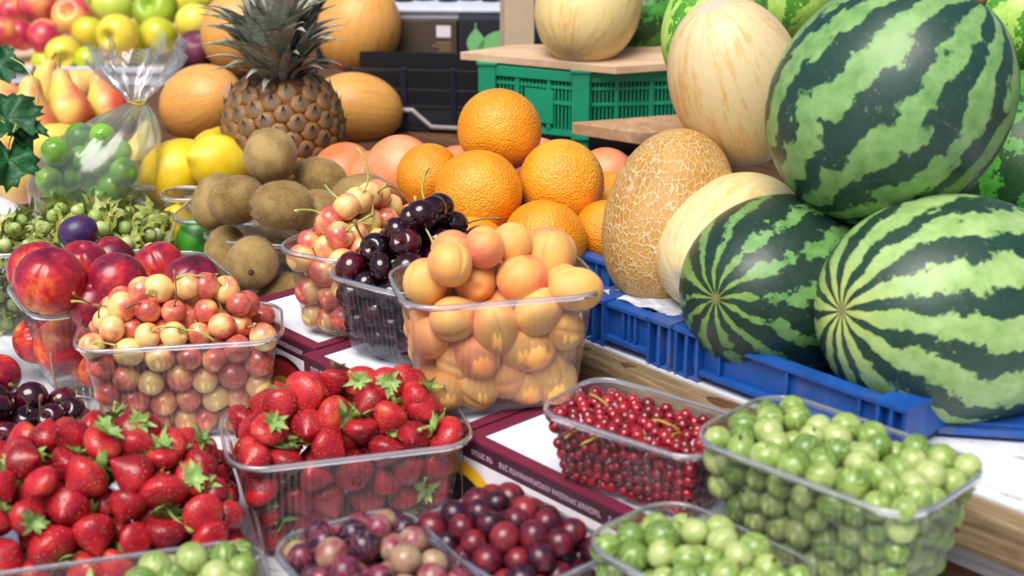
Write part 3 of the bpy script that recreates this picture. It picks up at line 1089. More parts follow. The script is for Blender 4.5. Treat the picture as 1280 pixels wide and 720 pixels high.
def carton(u0, u1, v0, v1, label, seed):
    r_ = random.Random(seed)
    Ln, D = u1 - u0, v1 - v0
    o = empty('fruit_carton', uv(u0, v0, 0.001), Zq(YAW), label=label, cat='carton', group='printed cartons under the punnets')
    t = .011
    ob('front_wall', solid('front_wall', [box(0, Ln, 0, t, 0, BZ)], 'maroon_card', .0012), o)
    ob('back_wall', solid('back_wall', [box(0, Ln, D - t, D, 0, BZ)], 'maroon_card', .0012), o)
    ob('end_wall', solid('end_wall', [box(0, t, t + .0003, D - t - .0003, 0, BZ - .0006)], 'maroon_card', .001), o)
    ob('end_wall', solid('end_wall', [box(Ln - t, Ln, t + .0003, D - t - .0003, 0, BZ - .0006)], 'maroon_card', .001), o)
    ob('lining', solid('lining', [box(t + .0003, Ln - t - .0003, t + .0006, D - t - .0006, 0, BZ - .003)], 'white_card'), o)
    # printed front: dark band with lettering above white field with arches
    fw = o.children[0]
    ob('dark_band', solid('dark_band', [box(.0015, Ln - .0015, -.0004, -.0001, BZ - .0175, BZ - .0025)], 'dark_maroon_card'), o)
    ob('white_field', solid('white_field', [box(.0015, Ln - .0015, -.0004, -.0001, .003, BZ - .018)], 'white_print'), o)
    k = 0
    x = 0.0
    red, yel, blk, yin = [], [], [], []
    while x < Ln + .03:
        a0, a1 = .0015, Ln - .0015
        if k % 2 == 0:
            yel.append(off_y(half_disc(x, .048, .010, a0, a1), -.0010))
            blk.append(off_y(half_disc(x, .036, .010, a0, a1), -.0015))
        else:
            blk.append(off_y(half_disc(x, .048, .010, a0, a1), -.0010))
            red.append(off_y(half_disc(x, .044, .010, a0, a1), -.0015))
            yin.append(off_y(half_disc(x, .028, .010, a0, a1), -.0020))
        k += 1
        x += .098
    for nm, ps, mt in (('yellow_arch_print', yel, 'yellow_print'), ('black_arch_print', blk, 'black_print'), ('red_arch_print', red, 'red_print'), ('yellow_disc_print', yin, 'yellow_print')):
        for pz in ps:
            if max(v[0] for v in pz[0]) - min(v[0] for v in pz[0]) > .002:
                ob(nm, solid(nm, [pz], mt), o)
    # fine pale lettering on the band, too small to read
    parts = []
    x = .012
    while x < Ln - .014:
        if r_.random() < .13:
            x += .006
            continue
        w_ = r_.uniform(.0018, .0034)
        h = r_.uniform(.0038, .0048)
        zc = BZ - .0105
        s_ = .0007
        parts.append(box(x, x + s_, -.0009, -.0005, zc - h / 2, zc + h / 2))
        if r_.random() < .7:
            parts.append(box(x + w_ - s_, x + w_, -.0009, -.0005, zc - h / 2, zc + h / 2))
        for zz in r_.sample([zc - h / 2, zc - s_ / 2, zc + h / 2 - s_], r_.choice((1, 2, 2))):
            parts.append(box(x + s_ + .0001, x + w_ - s_ - .0001, -.00092, -.0005, zz, zz + s_))
        x += w_ + .0013
    ob('lettering', solid('lettering', parts, 'letter_print'), o, kind='stuff')
    return o

carton(-.36, -.2145, -.153, -.024, 'maroon carton farthest back, behind the front punnet of yellow-red cherries', 1)
carton(-.2115, .0055, -.168, -.022, 'maroon carton with yellow arch print under the dark cherries and apricots', 2)
carton(.0085, .335, -.172, -.022, 'maroon edged carton with white lining under the redcurrant punnet', 3)

# ------------------------------------------------------------------ blue crates on the raised table
def blue_crate(u0, u1, v0, v1, h, label, z0=RT, paper=False, bend=0.0):
    Ln, D = u1 - u0, v1 - v0
    o = empty('blue_crate', uv(u0, v0, z0 + .001), Zq(YAW), label=label, cat='crate', group='shallow blue crates under the melons')
    t = .004
    pw = .026
    ob('crate_floor', solid('crate_floor', [box(pw * .3, Ln - pw * .3, .006, D - .006, .003, .008)], 'blue_plastic'), o)
    for (a, b) in (((pw, Ln - pw), 0), ((pw, Ln - pw), 1)):
        y0 = .006 if b == 0 else D - .010
        parts = [box(a[0], a[1], y0, y0 + t, .0085, h - .004)]
        parts.append(box(a[0], a[1], y0 - .006, y0 + t + .003, h - .0038, h))         # top flange
        parts.append(box(a[0], a[1], y0 - .007, y0 - .0001, .006, .0105))             # foot flange
        for x in (a[0] + .018, a[1] - .018, (a[0] + a[1]) / 2):
            parts.append(box(x, x + .0025, y0 - .005, y0 - .0001, .011, h - .004))
        ob('long_side', solid('long_side', parts, 'blue_plastic', .0006), o)
    for x0 in (.004, Ln - .008):
        ob('short_side', solid('short_side', [box(x0, x0 + t, pw, D - pw, .0085, h - .004), box(x0 - .003, x0 + t + .003, pw, D - pw, h - .0038, h)], 'blue_plastic', .0006), o)
    for x0 in (0, Ln - pw):
        for y0 in (-.002, D - pw + .002):
            parts = [box(x0, x0 + .003, y0, y0 + pw, .001, h - .002), box(x0 + pw - .003, x0 + pw, y0, y0 + pw, .001, h - .002),
                     box(x0 + pw / 2 - .0015, x0 + pw / 2 + .0015, y0, y0 + pw, .001, h - .002),
                     box(x0 + .0031, x0 + pw - .0031, y0 + .008, y0 + .011, .001, h - .003),
                     box(x0 - .001, x0 + pw + .001, y0 - .001, y0 + pw + .001, h - .0018, h + .002),
                     box(x0 + .004, x0 + pw - .004, y0 + .002, y0 + pw - .004, -.0008, .0009)]
            ob('corner_post', solid('corner_post', parts, 'blue_plastic', .0005), o)
    return o

CH = .040
blue_crate(-.036, .066, .006, .30, CH, 'blue crate lined with crumpled paper under the netted melon')
blue_crate(.070, .292, .006, .30, CH, 'blue crate holding the small dark striped watermelon')
blue_crate(-.33, -.052, .080, .36, CH, 'blue crate under the pile of oranges')
bs = empty('blue_crate', G(1118, 541, RT) + Vector((0, 0, .001)), Zq(R(-9)), label='loose worn blue crate side lying under the pale striped watermelon', cat='crate side')  # a lone side strip, not a whole crate
ob('flat_bar', solid('flat_bar', [box(0, .30, 0, .035, 0, .012), box(.03, .30, -.006, -.0003, .003, .009)], 'blue_plastic', .0015), bs)
ob('end_lug', solid('end_lug', [box(-.012, -.0004, .004, .03, .0, .015), box(.002, .022, -.003, .03, .0123, .016)], 'blue_plastic', .0012), bs)

def paper_sheet(u0, u1, v0, v1, z, label):
    g = random.Random(4)
    nx, ny = 26, 30
    ks = [(g.uniform(20, 120), g.uniform(20, 120), g.uniform(0, 6)) for _ in range(7)]
    vs, fs = [], []
    for top in (0, 1):
        for j in range(ny + 1):
            for i in range(nx + 1):
                x, y = (u1 - u0) * i / nx, (v1 - v0) * j / ny
                h = sum(abs(math.sin(a * x + b * y + c)) for a, b, c in ks) / 7 * .007
                vs.append((x, y, h + top * .0006))
    m = (nx + 1) * (ny + 1)
    for j in range(ny):
        for i in range(nx):
            q = j * (nx + 1) + i
            fs.append((q, q + nx + 1, q + nx + 2, q + 1))
            fs.append((m + q, m + q + 1, m + q + nx + 2, m + q + nx + 1))
    ob('packing_paper', with_mat(mesh('packing_paper', vs, fs), 'wrinkled_paper'), None, uv(u0, v0, z), Zq(YAW), label=label, cat='paper')
paper_sheet(-.026, .056, .018, .288, RT + .038, 'crumpled whitish packing paper in the blue crate under the netted melon')

# ------------------------------------------------------------------ melons
def poled(name, mesh_, d, px, py, b, a, axis, label, cat, roll=0.0, stem=None):
    o = ob(name, mesh_, None, P(px, py, d), aim(camdir(*axis), roll), (b, b, a), label, cat)
    if stem:
        ob('stem', stem, o)
    return o

WMSTEM = with_mat(mesh('stem', *tube([(0, 0, .97), (.01, 0, 1.04), (-.03, .02, 1.12), (-.10, .05, 1.16)], [.045, .028, .022, .026], 8)), 'dry_stem')
def melon(nm, mat, seed, power=1.0, topd=.03):
    return fruit(nm, sph_prof(36, 1.0, topd, .12, topd, .12, power), mat, 64, .022, seed)
poled('watermelon', melon('watermelon', 'watermelon_skin_bold', 1, .97), 1.22, 1113, 128, .0925, .104, (.60, .72, -.36), 'largest watermelon with bold jagged stripes, stacked on top of two others', 'watermelon', 1.2, WMSTEM)
poled('watermelon', melon('watermelon', 'watermelon_skin_dark', 2, .97), 1.265, 978, 357, .0750, .099, (-.66, -.10, -.74), 'small dark watermelon with narrow broken stripes and its pale end facing out', 'watermelon', 2.0)
poled('watermelon', melon('watermelon', 'watermelon_skin_pale', 3, .95), 1.19, 1192, 391, .092, .114, (-.88, .02, -.47), 'pale striped watermelon lying on its side at the bottom right', 'watermelon', .5)
poled('watermelon', melon('watermelon', 'watermelon_skin_deep', 4), 1.46, 1290, 205, .085, .095, (.4, .5, .3), 'dark green watermelon behind the stacked pair, at the right edge', 'watermelon', .5)
poled('watermelon', melon('watermelon', 'watermelon_skin_lime', 5), 1.52, 1275, 30, .055, .06, (-.1, .3, -.9), 'light green melon peeking out at the top right corner', 'melon', .2)
poled('watermelon', melon('watermelon', 'watermelon_skin_lime', 6), 1.62, 893, 28, .052, .075, (.4, .85, .2), 'bright green watermelon squeezed behind the cream melon', 'watermelon', 1.1)
poled('watermelon', melon('watermelon', 'watermelon_skin_deep', 7), 1.95, 815, 15, .050, .065, (.7, .3, .2), 'dark mottled watermelon on the board behind the straw coloured melon', 'watermelon', .3)
poled('watermelon', melon('watermelon', 'watermelon_skin_lime', 16), 1.75, 990, -12, .05, .06, (.4, .85, .2), 'green watermelon top just visible between the cream melon and the largest watermelon', 'watermelon', .6)
poled('cream_melon', melon('cream_melon', 'cream_melon_skin', 8, .95), 1.36, 921, 103, .059, .079, (-.36, .78, -.50), 'large cream melon with grey scarred end leaning on the top watermelon', 'melon', .4)
poled('cream_melon', melon('cream_melon', 'ivory_melon_skin', 9, .95), 1.31, 915, 303, .056, .078, (-.62, -.42, -.60), 'ivory melon wedged between the netted melon and the dark watermelon', 'melon', 1.4)
poled('netted_melon', melon('netted_melon', 'netted_melon_skin', 10, .95), 1.34, 835, 270, .055, .080, (.30, .90, .2), 'tan netted melon standing on packing paper beside the oranges', 'melon', .4)
poled('straw_melon', melon('straw_melon', 'straw_melon_skin', 11, .93), 1.86, 735, 8, .064, .074, (-.25, -.85, -.3), 'straw coloured melon sitting on the upper board over the green crate', 'melon', .4)
poled('orange_melon', melon('orange_melon', 'amber_melon_skin', 12), 2.15, 449, 36, .058, .064, (.3, .9, -.3), 'big round orange melon behind the pineapple leaves, upper of the two', 'melon', .4)
poled('orange_melon', melon('orange_melon', 'amber_melon_skin', 13), 2.0, 445, 136, .047, .062, (-.93, .1, -.3), 'orange melon lying right behind the pineapple, below the big round one', 'melon', .8)
poled('orange_melon', melon('orange_melon', 'amber_melon_skin', 14), 2.02, 253, 130, .051, .064, (.72, .15, -.65), 'orange melon left of the pineapples with its green stem scar showing', 'melon', .4)
poled('orange_melon', melon('orange_melon', 'amber_melon_skin', 15), 2.3, 300, 40, .058, .064, (.2, .9, -.2), 'orange melon half hidden behind the left side of the pineapple leaves', 'melon', .1)
poled('purple_fruit', PFRUIT, 2.35, 246, 62, .031, .030, (.1, .5, -.7), 'dull purple fruit between the yellow apples and orange melons', 'fruit')

# ------------------------------------------------------------------ oranges and grapefruits
def balls(meshes, name, cat, items, d0, axis=None, child=None, kx=1.0):
    for (px, py, rpx, d, lab) in items:
        r = rpx * d / FPX
        ax = camdir(rng.uniform(-1, 1), rng.uniform(-.8, .8), rng.uniform(-.2, .9)) if axis is None else axis
        o = ob(name, meshes[rng.integers(len(meshes))], None, P(px, py, d), aim(ax, rng.uniform(0, 6.28)), r * kx, lab, cat)
        if child:
            ob(child[0], child[1], o, (0, 0, child[2]))
balls(ORANGE, 'orange', 'orange', [
    (624, 163, 53, 1.535, 'topmost orange of the pile'),
    (535, 219, 41, 1.53, 'small orange at the left end of the pile, beside the grapefruit'),
    (599, 240, 55, 1.47, 'rough orange in the middle of the pile under the topmost one'),
    (702, 228, 54, 1.50, 'dimpled orange at the right of the pile under the topmost one'),
    (681, 300, 53, 1.44, 'orange at the bottom of the pile right above the apricots'),
    (592, 315, 48, 1.45, 'orange at the bottom of the pile behind the dark cherries'),
    (757, 292, 42, 1.47, 'orange squeezed against the netted melon, lower of two'),
    (760, 248, 34, 1.56, 'yellowish orange squeezed against the netted melon, upper of two'),
    (530, 295, 46, 1.53, 'orange mostly hidden behind the rear cherries'),
], 1.5, child=('stem_button', BUTTON, .88))
for o in [o for o in C.objects if o.name.startswith('orange') and o.get('category') == 'orange']:
    if 'topmost orange of' in o['label'] or len(o['label']) < 20:
        o['label'] = 'topmost bright orange, alone at the peak of the pile'
balls(GRAPEF, 'grapefruit', 'grapefruit', [
    (500, 215, 47, 1.64, 'pink grapefruit touching the leftmost orange'),
    (428, 218, 42, 1.72, 'pink grapefruit behind the kiwis, in front of the pineapple'),
    (462, 224, 36, 1.70, 'pink grapefruit between two others behind the kiwis'),
    (670, 215, 46, 1.66, 'pink grapefruit peeking out right behind the topmost orange'),
    (757, 222, 38, 1.68, 'pink grapefruit below the chipboard plank beside the netted melon'),
    (575, 225, 44, 1.66, 'pink grapefruit behind the topmost orange on its left'),
], 1.6)

# ------------------------------------------------------------------ pineapples
def eye_mesh():
    vs, fs = lathe([(0, -.3), (.7, -.25), (1.0, 0), (.95, .22), (.7, .42), (.4, .5), (.16, .55), (0, .62)], 6)
    v2, f2 = leafstrip(1.15, .5, .9, .3, 4, lift=.15)
    m = with_mat(mesh('eye', *merge([(vs, fs), (turned(v2, Quaternion((0, 0, 1), PI / 2), (0, -.35, .42)), f2)])), 'pineapple_eye_skin')
    return m
EYE = eye_mesh()
PLEAF = [with_mat(mesh('crown_leaf', *leafstrip(1.0, w_, c_, .5, 9, lift=0)), 'pineapple_leaf_skin') for w_, c_ in ((.23, -.6), (.20, -1.2), (.22, -.2), (.17, .45))]

def pineapple(loc, r, hh, tilt, label, crown=True, seed=0):
    g = random.Random(seed)
    o = empty('pineapple', loc, tilt, label=label, cat='pineapple')
    prof = [(x * r * .93, z * hh) for x, z in sph_prof(20, 1.0, power=.55)]
    ob('flesh_core', with_mat(mesh('flesh_core', *lathe(prof, 28)), 'dark_wood'), o)
    n = 140
    ga = PI * (3 - math.sqrt(5))
    for i in range(n):
        z = -0.97 + 1.93 * (i + .5) / n
        t = math.acos(max(-1, min(1, z)))
        rr = math.sin(t) ** .55 * r * .93
        a = i * ga
        nz = z * .75
        nrm = Vector((math.cos(a) * math.sqrt(1 - nz * nz), math.sin(a) * math.sqrt(1 - nz * nz), nz))
        p = Vector((math.cos(a) * rr, math.sin(a) * rr, z * hh))
        # local y of the eye points up the fruit
        up = (Vector((0, 0, 1)) - nrm * nrm.z).normalized()
        xx = up.cross(nrm)
        q = Matrix((xx, up, nrm)).transposed().to_quaternion()
        sc = r * .186 * g.uniform(.92, 1.05)
        ob('eye', EYE, o, p - nrm * .002, q, (sc, sc * .95, sc * .8))
    if crown:
        m = 130
        for i in range(m):
            f = i / (m - 1)
            a = i * ga + g.uniform(-.2, .2)
            el = .75 + .78 * f ** .7 + g.uniform(-.15, .15)
            ln = (.030 + .062 * math.sin(PI * min(1, .15 + f * .72))) * g.uniform(.85, 1.15)
            q = Quaternion((0, 0, 1), a) @ Quaternion((0, 1, 0), -el)
            base = Vector((math.cos(a), math.sin(a), 0)) * r * .30 * (1 - .75 * f) + Vector((0, 0, hh * .93 + .045 * f))
            me = PLEAF[g.choice((0, 1, 1, 2)) if f < .7 else g.choice((2, 3))]
            ob('crown_leaf', me, o, base, q, (ln, ln * g.uniform(.9, 1.15), ln))
    return o
pineapple(P(355, 163, 1.80), .074, .066, Quaternion((0, 1, 0), -.04) @ Quaternion((1, 0, 0), .06), 'upright pineapple with a full crown of grey green leaves', True, 1)

# ------------------------------------------------------------------ kiwis, lemons and their punnets
pk1 = punnet(G(292, 262, .11) * 1.0 - Vector((0, 0, .11)) + Vector((-.0, 0, 0)), R(-8), .12, .10, .11, 'clear punnet of kiwis standing beside the lemons', taper=.014)
pk2 = punnet(G(345, 285, .11) - Vector((0, 0, .11)), R(-12), .135, .11, .11, 'clear punnet of kiwis right behind the peaches', taper=.014)
def ell(meshes, name, cat, items):
    for (px, py, rpx, d, axis, lab) in items:
        r = rpx * d / FPX
        ob(name, meshes[rng.integers(len(meshes))], None, P(px, py, d), aim(camdir(*axis), rng.uniform(0, 6.28)), r, lab, cat)
KNUB = with_mat(mesh('blossom_nub', *lathe([(0, 0), (.10, 0), (.13, .05), (.07, .09), (0, .06)], 8)), 'dry_tip')
def fuzz_mesh(n=9000):
    g = np.random.default_rng(5)
    t = g.normal(size=(n, 3)); t /= np.linalg.norm(t, axis=1, keepdims=True)
    r_ = np.sqrt(t[:, 0] ** 2 + t[:, 1] ** 2)
    k = r_ ** .88 / np.maximum(r_, 1e-6)
    base = np.stack([t[:, 0] * k, t[:, 1] * k, t[:, 2] * 1.27], 1) * .985
    lean = g.normal(size=(n, 3)) * .5
    tip = base + (t + lean) * g.uniform(.03, .075, (n, 1))
    side = np.cross(t, g.normal(size=(n, 3))); side /= np.linalg.norm(side, axis=1, keepdims=True) + 1e-9
    vs = np.stack([base - side * .0035, base + side * .0035, tip], 1).reshape(-1, 3)
    return with_mat(mesh('fuzz', vs, np.arange(3 * n).reshape(-1, 3)), 'kiwi_fuzz')
FUZZ = fuzz_mesh()
def kiwis(items):
    for (px, py, rpx, d, axis, lab) in items:
        r = rpx * d / FPX
        o = ob('kiwi', KIWI[rng.integers(len(KIWI))], None, P(px, py, d), aim(camdir(*axis), rng.uniform(0, 6.28)), r, lab, 'kiwi')
        ob('blossom_nub', KNUB, o, (0, 0, 1.2))
        ob('fuzz', FUZZ, o, kind='stuff')
kiwis([
    (338, 194, 33, 1.57, (-.15, .35, .9), 'kiwi standing on top of the kiwi heap'),
    (352, 257, 31, 1.51, (-.95, -.1, -.25), 'kiwi lying at the front of the heap with its nub to the left'),
    (296, 250, 30, 1.55, (.6, .25, .6), 'kiwi at the left of the heap behind the front one'),
    (268, 252, 27, 1.60, (.2, .9, .3), 'kiwi at the far left end of the heap beside the lemon'),
    (402, 226, 29, 1.60, (.7, -.3, -.5), 'kiwi on the right of the heap under the grapefruit'),
    (452, 248, 31, 1.58, (.9, .15, .3), 'kiwi at the right end of the heap behind the rear cherries'),
    (400, 265, 28, 1.54, (.8, -.1, .3), 'kiwi half hidden between the front kiwi and the rear cherries'),
    (316, 328, 32, 1.52, (.1, -.3, -.9), 'kiwi seen through the front wall of its punnet, end facing out'),
    (282, 318, 27, 1.58, (.1, .95, .1), 'kiwi seen through the plastic at the left side of the heap'),
    (352, 372, 28, 1.54, (.5, .5, .3), 'kiwi at the bottom of the punnet behind the front cherries'),
    (272, 366, 27, 1.60, (.9, .2, .1), 'kiwi at the bottom left of the kiwi punnet'),
])
pl1 = punnet(G(228, 225, .11) - Vector((0, 0, .11)) + Vector((-.005, .02, 0)), R(0), .125, .10, .11, 'clear punnet of lemons behind the kiwis', taper=.012)
pl2 = punnet(G(246, 241, .11) - Vector((0, 0, .11)), R(2), .085, .055, .11, 'narrow clear punnet in front of the lemons', taper=.010)
def lemons(items):
    ell(LEMON, 'lemon', 'lemon', items)
lemons([
    (220, 216, 40, 1.78, (.78, .55, .1), 'long lemon at the left of the lemon punnet'),
    (275, 204, 36, 1.76, (-.62, .12, -.75), 'lemon with its nipple turned to the front, beside the topmost kiwi'),
    (262, 190, 24, 1.84, (.3, .8, .2), 'lemon peeking up behind the other two'),
])
ell(LEMON, 'lemon', 'lemon', [(218, 290, 27, 1.72, (.2, .8, -.3), 'lemon low in the punnet beside the lime')])
ell([LIME], 'lime', 'lime', [(246, 300, 25, 1.66, (.25, .9, -.1), 'dark green lime low between the lemons and kiwis')])

# ------------------------------------------------------------------ nectarines
pm = punnet((-.376, 1.392, .001), R(30), .20, .125, .098, 'clear punnet of nectarines at the left', taper=.018)
def nect(px, py, rpx, d, axis, lab, roll=0.0):
    r = rpx * d / FPX
    o = ob('nectarine', NECT[rng.integers(len(NECT))], None, P(px, py, d), aim_face(axis, jitter=.9), r, lab, 'nectarine')
    return (to_local(pm, P(px, py, d)), r)
nf = [
    nect(62, 351, 44, 1.385, (.25, .80, -.5), 'large dark red nectarine at the left front of the heap', 1.6),
    nect(47, 337, 38, 1.46, (-.2, .9, .1), 'dark nectarine behind the large one at the left end', .4),
    nect(103, 332, 33, 1.50, (.1, .75, -.6), 'red nectarine behind and between the large one and the purple one', 1.4),
    nect(146, 352, 38, 1.41, (-.1, .85, -.4), 'purple nectarine in the middle of the heap, cherry stems before it', 1.2),
    nect(117, 382, 34, 1.405, (.7, .3, -.3), 'orange mottled nectarine below the purple one', 2.0),
    nect(140, 325, 30, 1.55, (.5, .7, .2), 'red nectarine at the very back beside the blue plum', 0),
    nect(198, 334, 33, 1.50, (-.3, .8, -.3), 'dark pink nectarine at the back right of the heap', .9),
    nect(240, 355, 38, 1.45, (.4, .75, -.4), 'crimson nectarine at the right end next to the kiwi punnet', 1.1),
]
for (px, py, rpx, d, ax, lab) in ((80, 432, 38, 1.445, (.2, -.8, -.4), 'nectarine with yellow base seen through the punnet front'), (45, 425, 30, 1.49, (.9, .1, .1), 'nectarine low at the left side inside the punnet'),
                                  (118, 450, 34, 1.455, (.1, .5, .6), 'nectarine low inside the punnet beside the cherries'), (180, 395, 34, 1.49, (.1, .5, .6), 'nectarine low inside the punnet behind the cherries')):
    nect(px, py, rpx, d, ax, lab)

# ------------------------------------------------------------------ cherries
pL = punnet((-.296, 1.278, .001), R(9), .182, .102, .098, 'clear punnet of yellow-red cherries in front of the nectarines')
fill_punnet(pL, .0122, .044, cherry_maker(CHERRY, 'blush_cherry', 'yellow and red cherry in the front punnet beside the nectarines', 'cherries in the front punnet', .6), seed=3)
pK = punnet((-.143, 1.345, BZ + .002), R(60), .15, .088, .082, 'clear punnet of yellow-red cherries behind the dark cherries', taper=.012)
fill_punnet(pK, .0122, .042, cherry_maker(CHERRY, 'blush_cherry', 'yellow and red cherry in the rear punnet behind the dark cherries', 'cherries in the rear punnet', .5), seed=4)
pJ = punnet((-.080, 1.286, BZ + .002), R(55), .160, .112, .076, 'ribbed bluish punnet of black cherries beside the apricots', taper=.012, wall='hazy_plastic', rib=.0014)
fill_punnet(pJ, .0134, .056, cherry_maker(DCHERRY, 'black_cherry', 'glossy black cherry in the ribbed punnet beside the apricots', 'black cherries beside the apricots', .5), seed=5)
pQ = punnet((-.425, 1.155, .001), R(10), .165, .092, .06, 'clear punnet of black cherries at the left edge above the strawberries')
fill_punnet(pQ, .0125, .022, cherry_maker(DCHERRY, 'black_cherry', 'black cherry in the punnet at the left edge above the strawberries', 'black cherries at the left edge', .3), seed=6)
pS = punnet((-.568, 1.36, .001), R(15), .16, .11, .098, 'clear punnet of blue plums cut by the left edge')
for i, (x, y, z) in enumerate(((-.02, -.02, .03), (.045, -.015, .03), (.05, .03, .035), (-.03, .03, .03), (.02, .0, .075), (.055, -.01, .08))):
    ob('plum', PLUM, None, to_world(pS, (x, y, z)), rq(), .021, 'blue plum in the punnet cut by the left edge', 'plum', 'plums at the left edge')
ob('nectarine', NECT[1], None, P(-2, 470, 1.31), aim(camdir(.2, -.5, -.6)), .019, 'small yellow pink nectarine lying among the black cherries at the left edge', 'nectarine')
ob('plum', PLUM, None, P(98, 290, 1.56), aim(camdir(.9, .25, .2)), .018, 'blue plum lying on the hazelnuts behind the nectarines', 'plum')

# ------------------------------------------------------------------ apricots
pI = punnet((-.014, 1.158, BZ + .002), R(13), .163, .108, .104, 'tall clear punnet heaped with apricots', taper=.016, rib=.0006)
aps = [(532, 352, 30, 1.225, (.05, .95, -.2)), (592, 326, 28, 1.265, (-.5, .5, .4)), (594, 350, 28, 1.235, (.1, -.35, -.9)), (653, 348, 32, 1.225, (.35, .8, -.3)),
       (684, 322, 33, 1.245, (.15, .9, -.3)), (712, 312, 26, 1.280, (.3, .85, -.2)), (640, 318, 22, 1.285, (.3, .6, .4)), (727, 362, 29, 1.240, (-.2, .75, -.5)),
       (566, 399, 30, 1.213, (.93, .05, -.2)), (620, 412, 29, 1.213, (-.2, .85, -.3)), (673, 390, 29, 1.220, (.6, .65, -.3)), (708, 417, 28, 1.220, (-.85, .1, -.5)),
       (738, 388, 25, 1.262, (.2, .9, .1)), (575, 452, 31, 1.238, (.9, -.3, -.2)), (634, 470, 30, 1.240, (.9, .1, -.25)), (684, 460, 27, 1.245, (-.3, .85, -.2)), (545, 365, 26, 1.265, (.5, .5, .5))]
alab = ['apricot standing upright at the left corner of the heap', 'apricot at the back left of the heap next to the cherries', 'apricot with its groove forming a smile, left of the centre', 'pale apricot leaning in the centre of the heap',
        'tall apricot at the top of the heap, right of the centre', 'apricot at the very top right of the heap', 'apricot tucked behind the centre of the heap', 'yellow apricot above the rim near the right corner',
        'wide apricot lying across the rim on the left', 'apricot upright at the rim below the centre', 'apricot slanting at the rim right of the centre', 'apricot lying with its dark end outwards below the rim on the right',
        'apricot wedged in the right corner of the punnet', 'large apricot lying behind the plastic at lower left', 'large apricot lying behind the plastic at lower centre', 'apricot upright behind the plastic at lower right', 'apricot behind the upright one at the left corner']
fx = []
for (px, py, rpx, d, ax), lab in zip(aps, alab):
    r = rpx * d / FPX
    lc = to_local(pI, P(px, py, d))
    ins = pI['taper'] * max(0, 1 - lc.z / pI['H']) + r * .98
    lc.x = max(-pI['L'] / 2 + ins, min(pI['L'] / 2 - ins, lc.x))
    lc.y = max(-pI['W'] / 2 + ins, min(pI['W'] / 2 - ins, lc.y))
    c = to_world(pI, lc)
    ob('apricot', APRICOT[rng.integers(len(APRICOT))], None, c, aim_face(ax, jitter=1.0), tuple(r * .98 * rng.uniform(.95, 1.05, 3)), lab, 'apricot', 'apricots in the tall punnet')
    fx.append((to_local(pI, c), r))
def apricot_maker(w_, r, l, p):
    ob('apricot', APRICOT[rng.integers(len(APRICOT))], None, w_, rq(), r * 1.04, 'apricot packed among the others in the tall punnet', 'apricot', 'apricots in the tall punnet')
fill_punnet(pI, .0165, .034, apricot_maker, fixed=fx, seed=8, dens=.86, rv=.06)

# ------------------------------------------------------------------ strawberries
pB = punnet((-.130, 1.087, .001), R(15), .190, .112, .088, 'clear punnet of strawberries in front of the printed cartons', taper=.018)
fill_punnet(pB, .0138, .042, straw_maker('strawberry in the clear punnet before the printed cartons', 'strawberries in the middle punnet'), seed=9, dens=.80, rv=.12)
pA = punnet((-.315, 1.005, .001), R(15), .25, .17, .045, 'punnet of strawberries heaped over its rim at the left', taper=.018)
fill_punnet(pA, .0136, .078, straw_maker('strawberry in the overflowing heap at the lower left', 'strawberries in the heap at the left'), seed=10, dens=.82, rv=.14, slope=.45)

# ------------------------------------------------------------------ gooseberries and currants in front
pC = punnet((-.250, .823, .001), R(16), .205, .125, .09, 'punnet cut by the bottom edge, half gooseberries and half strawberries')
fill_punnet(pC, .0102, -1, berry_maker(GGOOSE, 'green_gooseberry', 'green gooseberry in the punnet below the strawberries at the bottom edge', 'gooseberry', 'green gooseberries below the strawberries'), fill=1.08, seed=11, xr=(.012, .2))
fill_punnet(pC, .0160, -1, straw_maker('dark strawberry in the punnet cut by the bottom edge', 'strawberries at the bottom edge'), fill=.86, seed=12, xr=(-.2, .008))
pD = punnet((-.087, .872, .001), R(-60), .14, .104, .09, 'clear punnet of pinkish gooseberries at the bottom edge')
fill_punnet(pD, .0092, .018, berry_maker(XGOOSE, 'pink_gooseberry', 'pinkish green gooseberry in the punnet at the bottom edge', 'gooseberry', 'pinkish gooseberries'), seed=13, rv=.18)
pE = punnet((.000, .916, .001), R(-50), .125, .095, .088, 'clear punnet of dark red gooseberries below the printed carton')
fill_punnet(pE, .0091, .020, berry_maker(RGOOSE, 'red_gooseberry', 'dark red gooseberry in the punnet below the printed carton', 'gooseberry', 'dark red gooseberries', .6), seed=14, rv=.16)
pF = punnet((.117, .838, .001), R(-48), .135, .092, .118, 'clear punnet of green gooseberries cut by the bottom edge, before the larger one')
fill_punnet(pF, .0094, .008, berry_maker(GGOOSE, 'green_gooseberry', 'green gooseberry in the punnet cut by the bottom edge', 'gooseberry', 'green gooseberries at the bottom edge', .6), fill=1.0, seed=15, rv=.12)
pG = punnet((.210, .897, BZ + .002), R(-44), .172, .106, .080, 'large clear punnet of green gooseberries at the lower right', taper=.013)
fill_punnet(pG, .0093, -1, berry_maker(GGOOSE, 'green_gooseberry', 'green gooseberry in the large punnet at the lower right', 'gooseberry', 'green gooseberries at the lower right', .6), fill=1.02, seed=16, rv=.14)
pH = punnet((.094, .998, BZ + .002), R(-38), .140, .084, .058, 'low clear punnet of redcurrants on the white carton', taper=.011, r=.018, pitch=.008, rib=.0013)
fill_punnet(pH, .0046, -1, berry_maker(CURRANT, 'redcurrant', 'shiny redcurrant in the low punnet on the white carton', 'redcurrant', 'redcurrants in the low punnet', 0), fill=.92, seed=17, rv=.14, least=7)
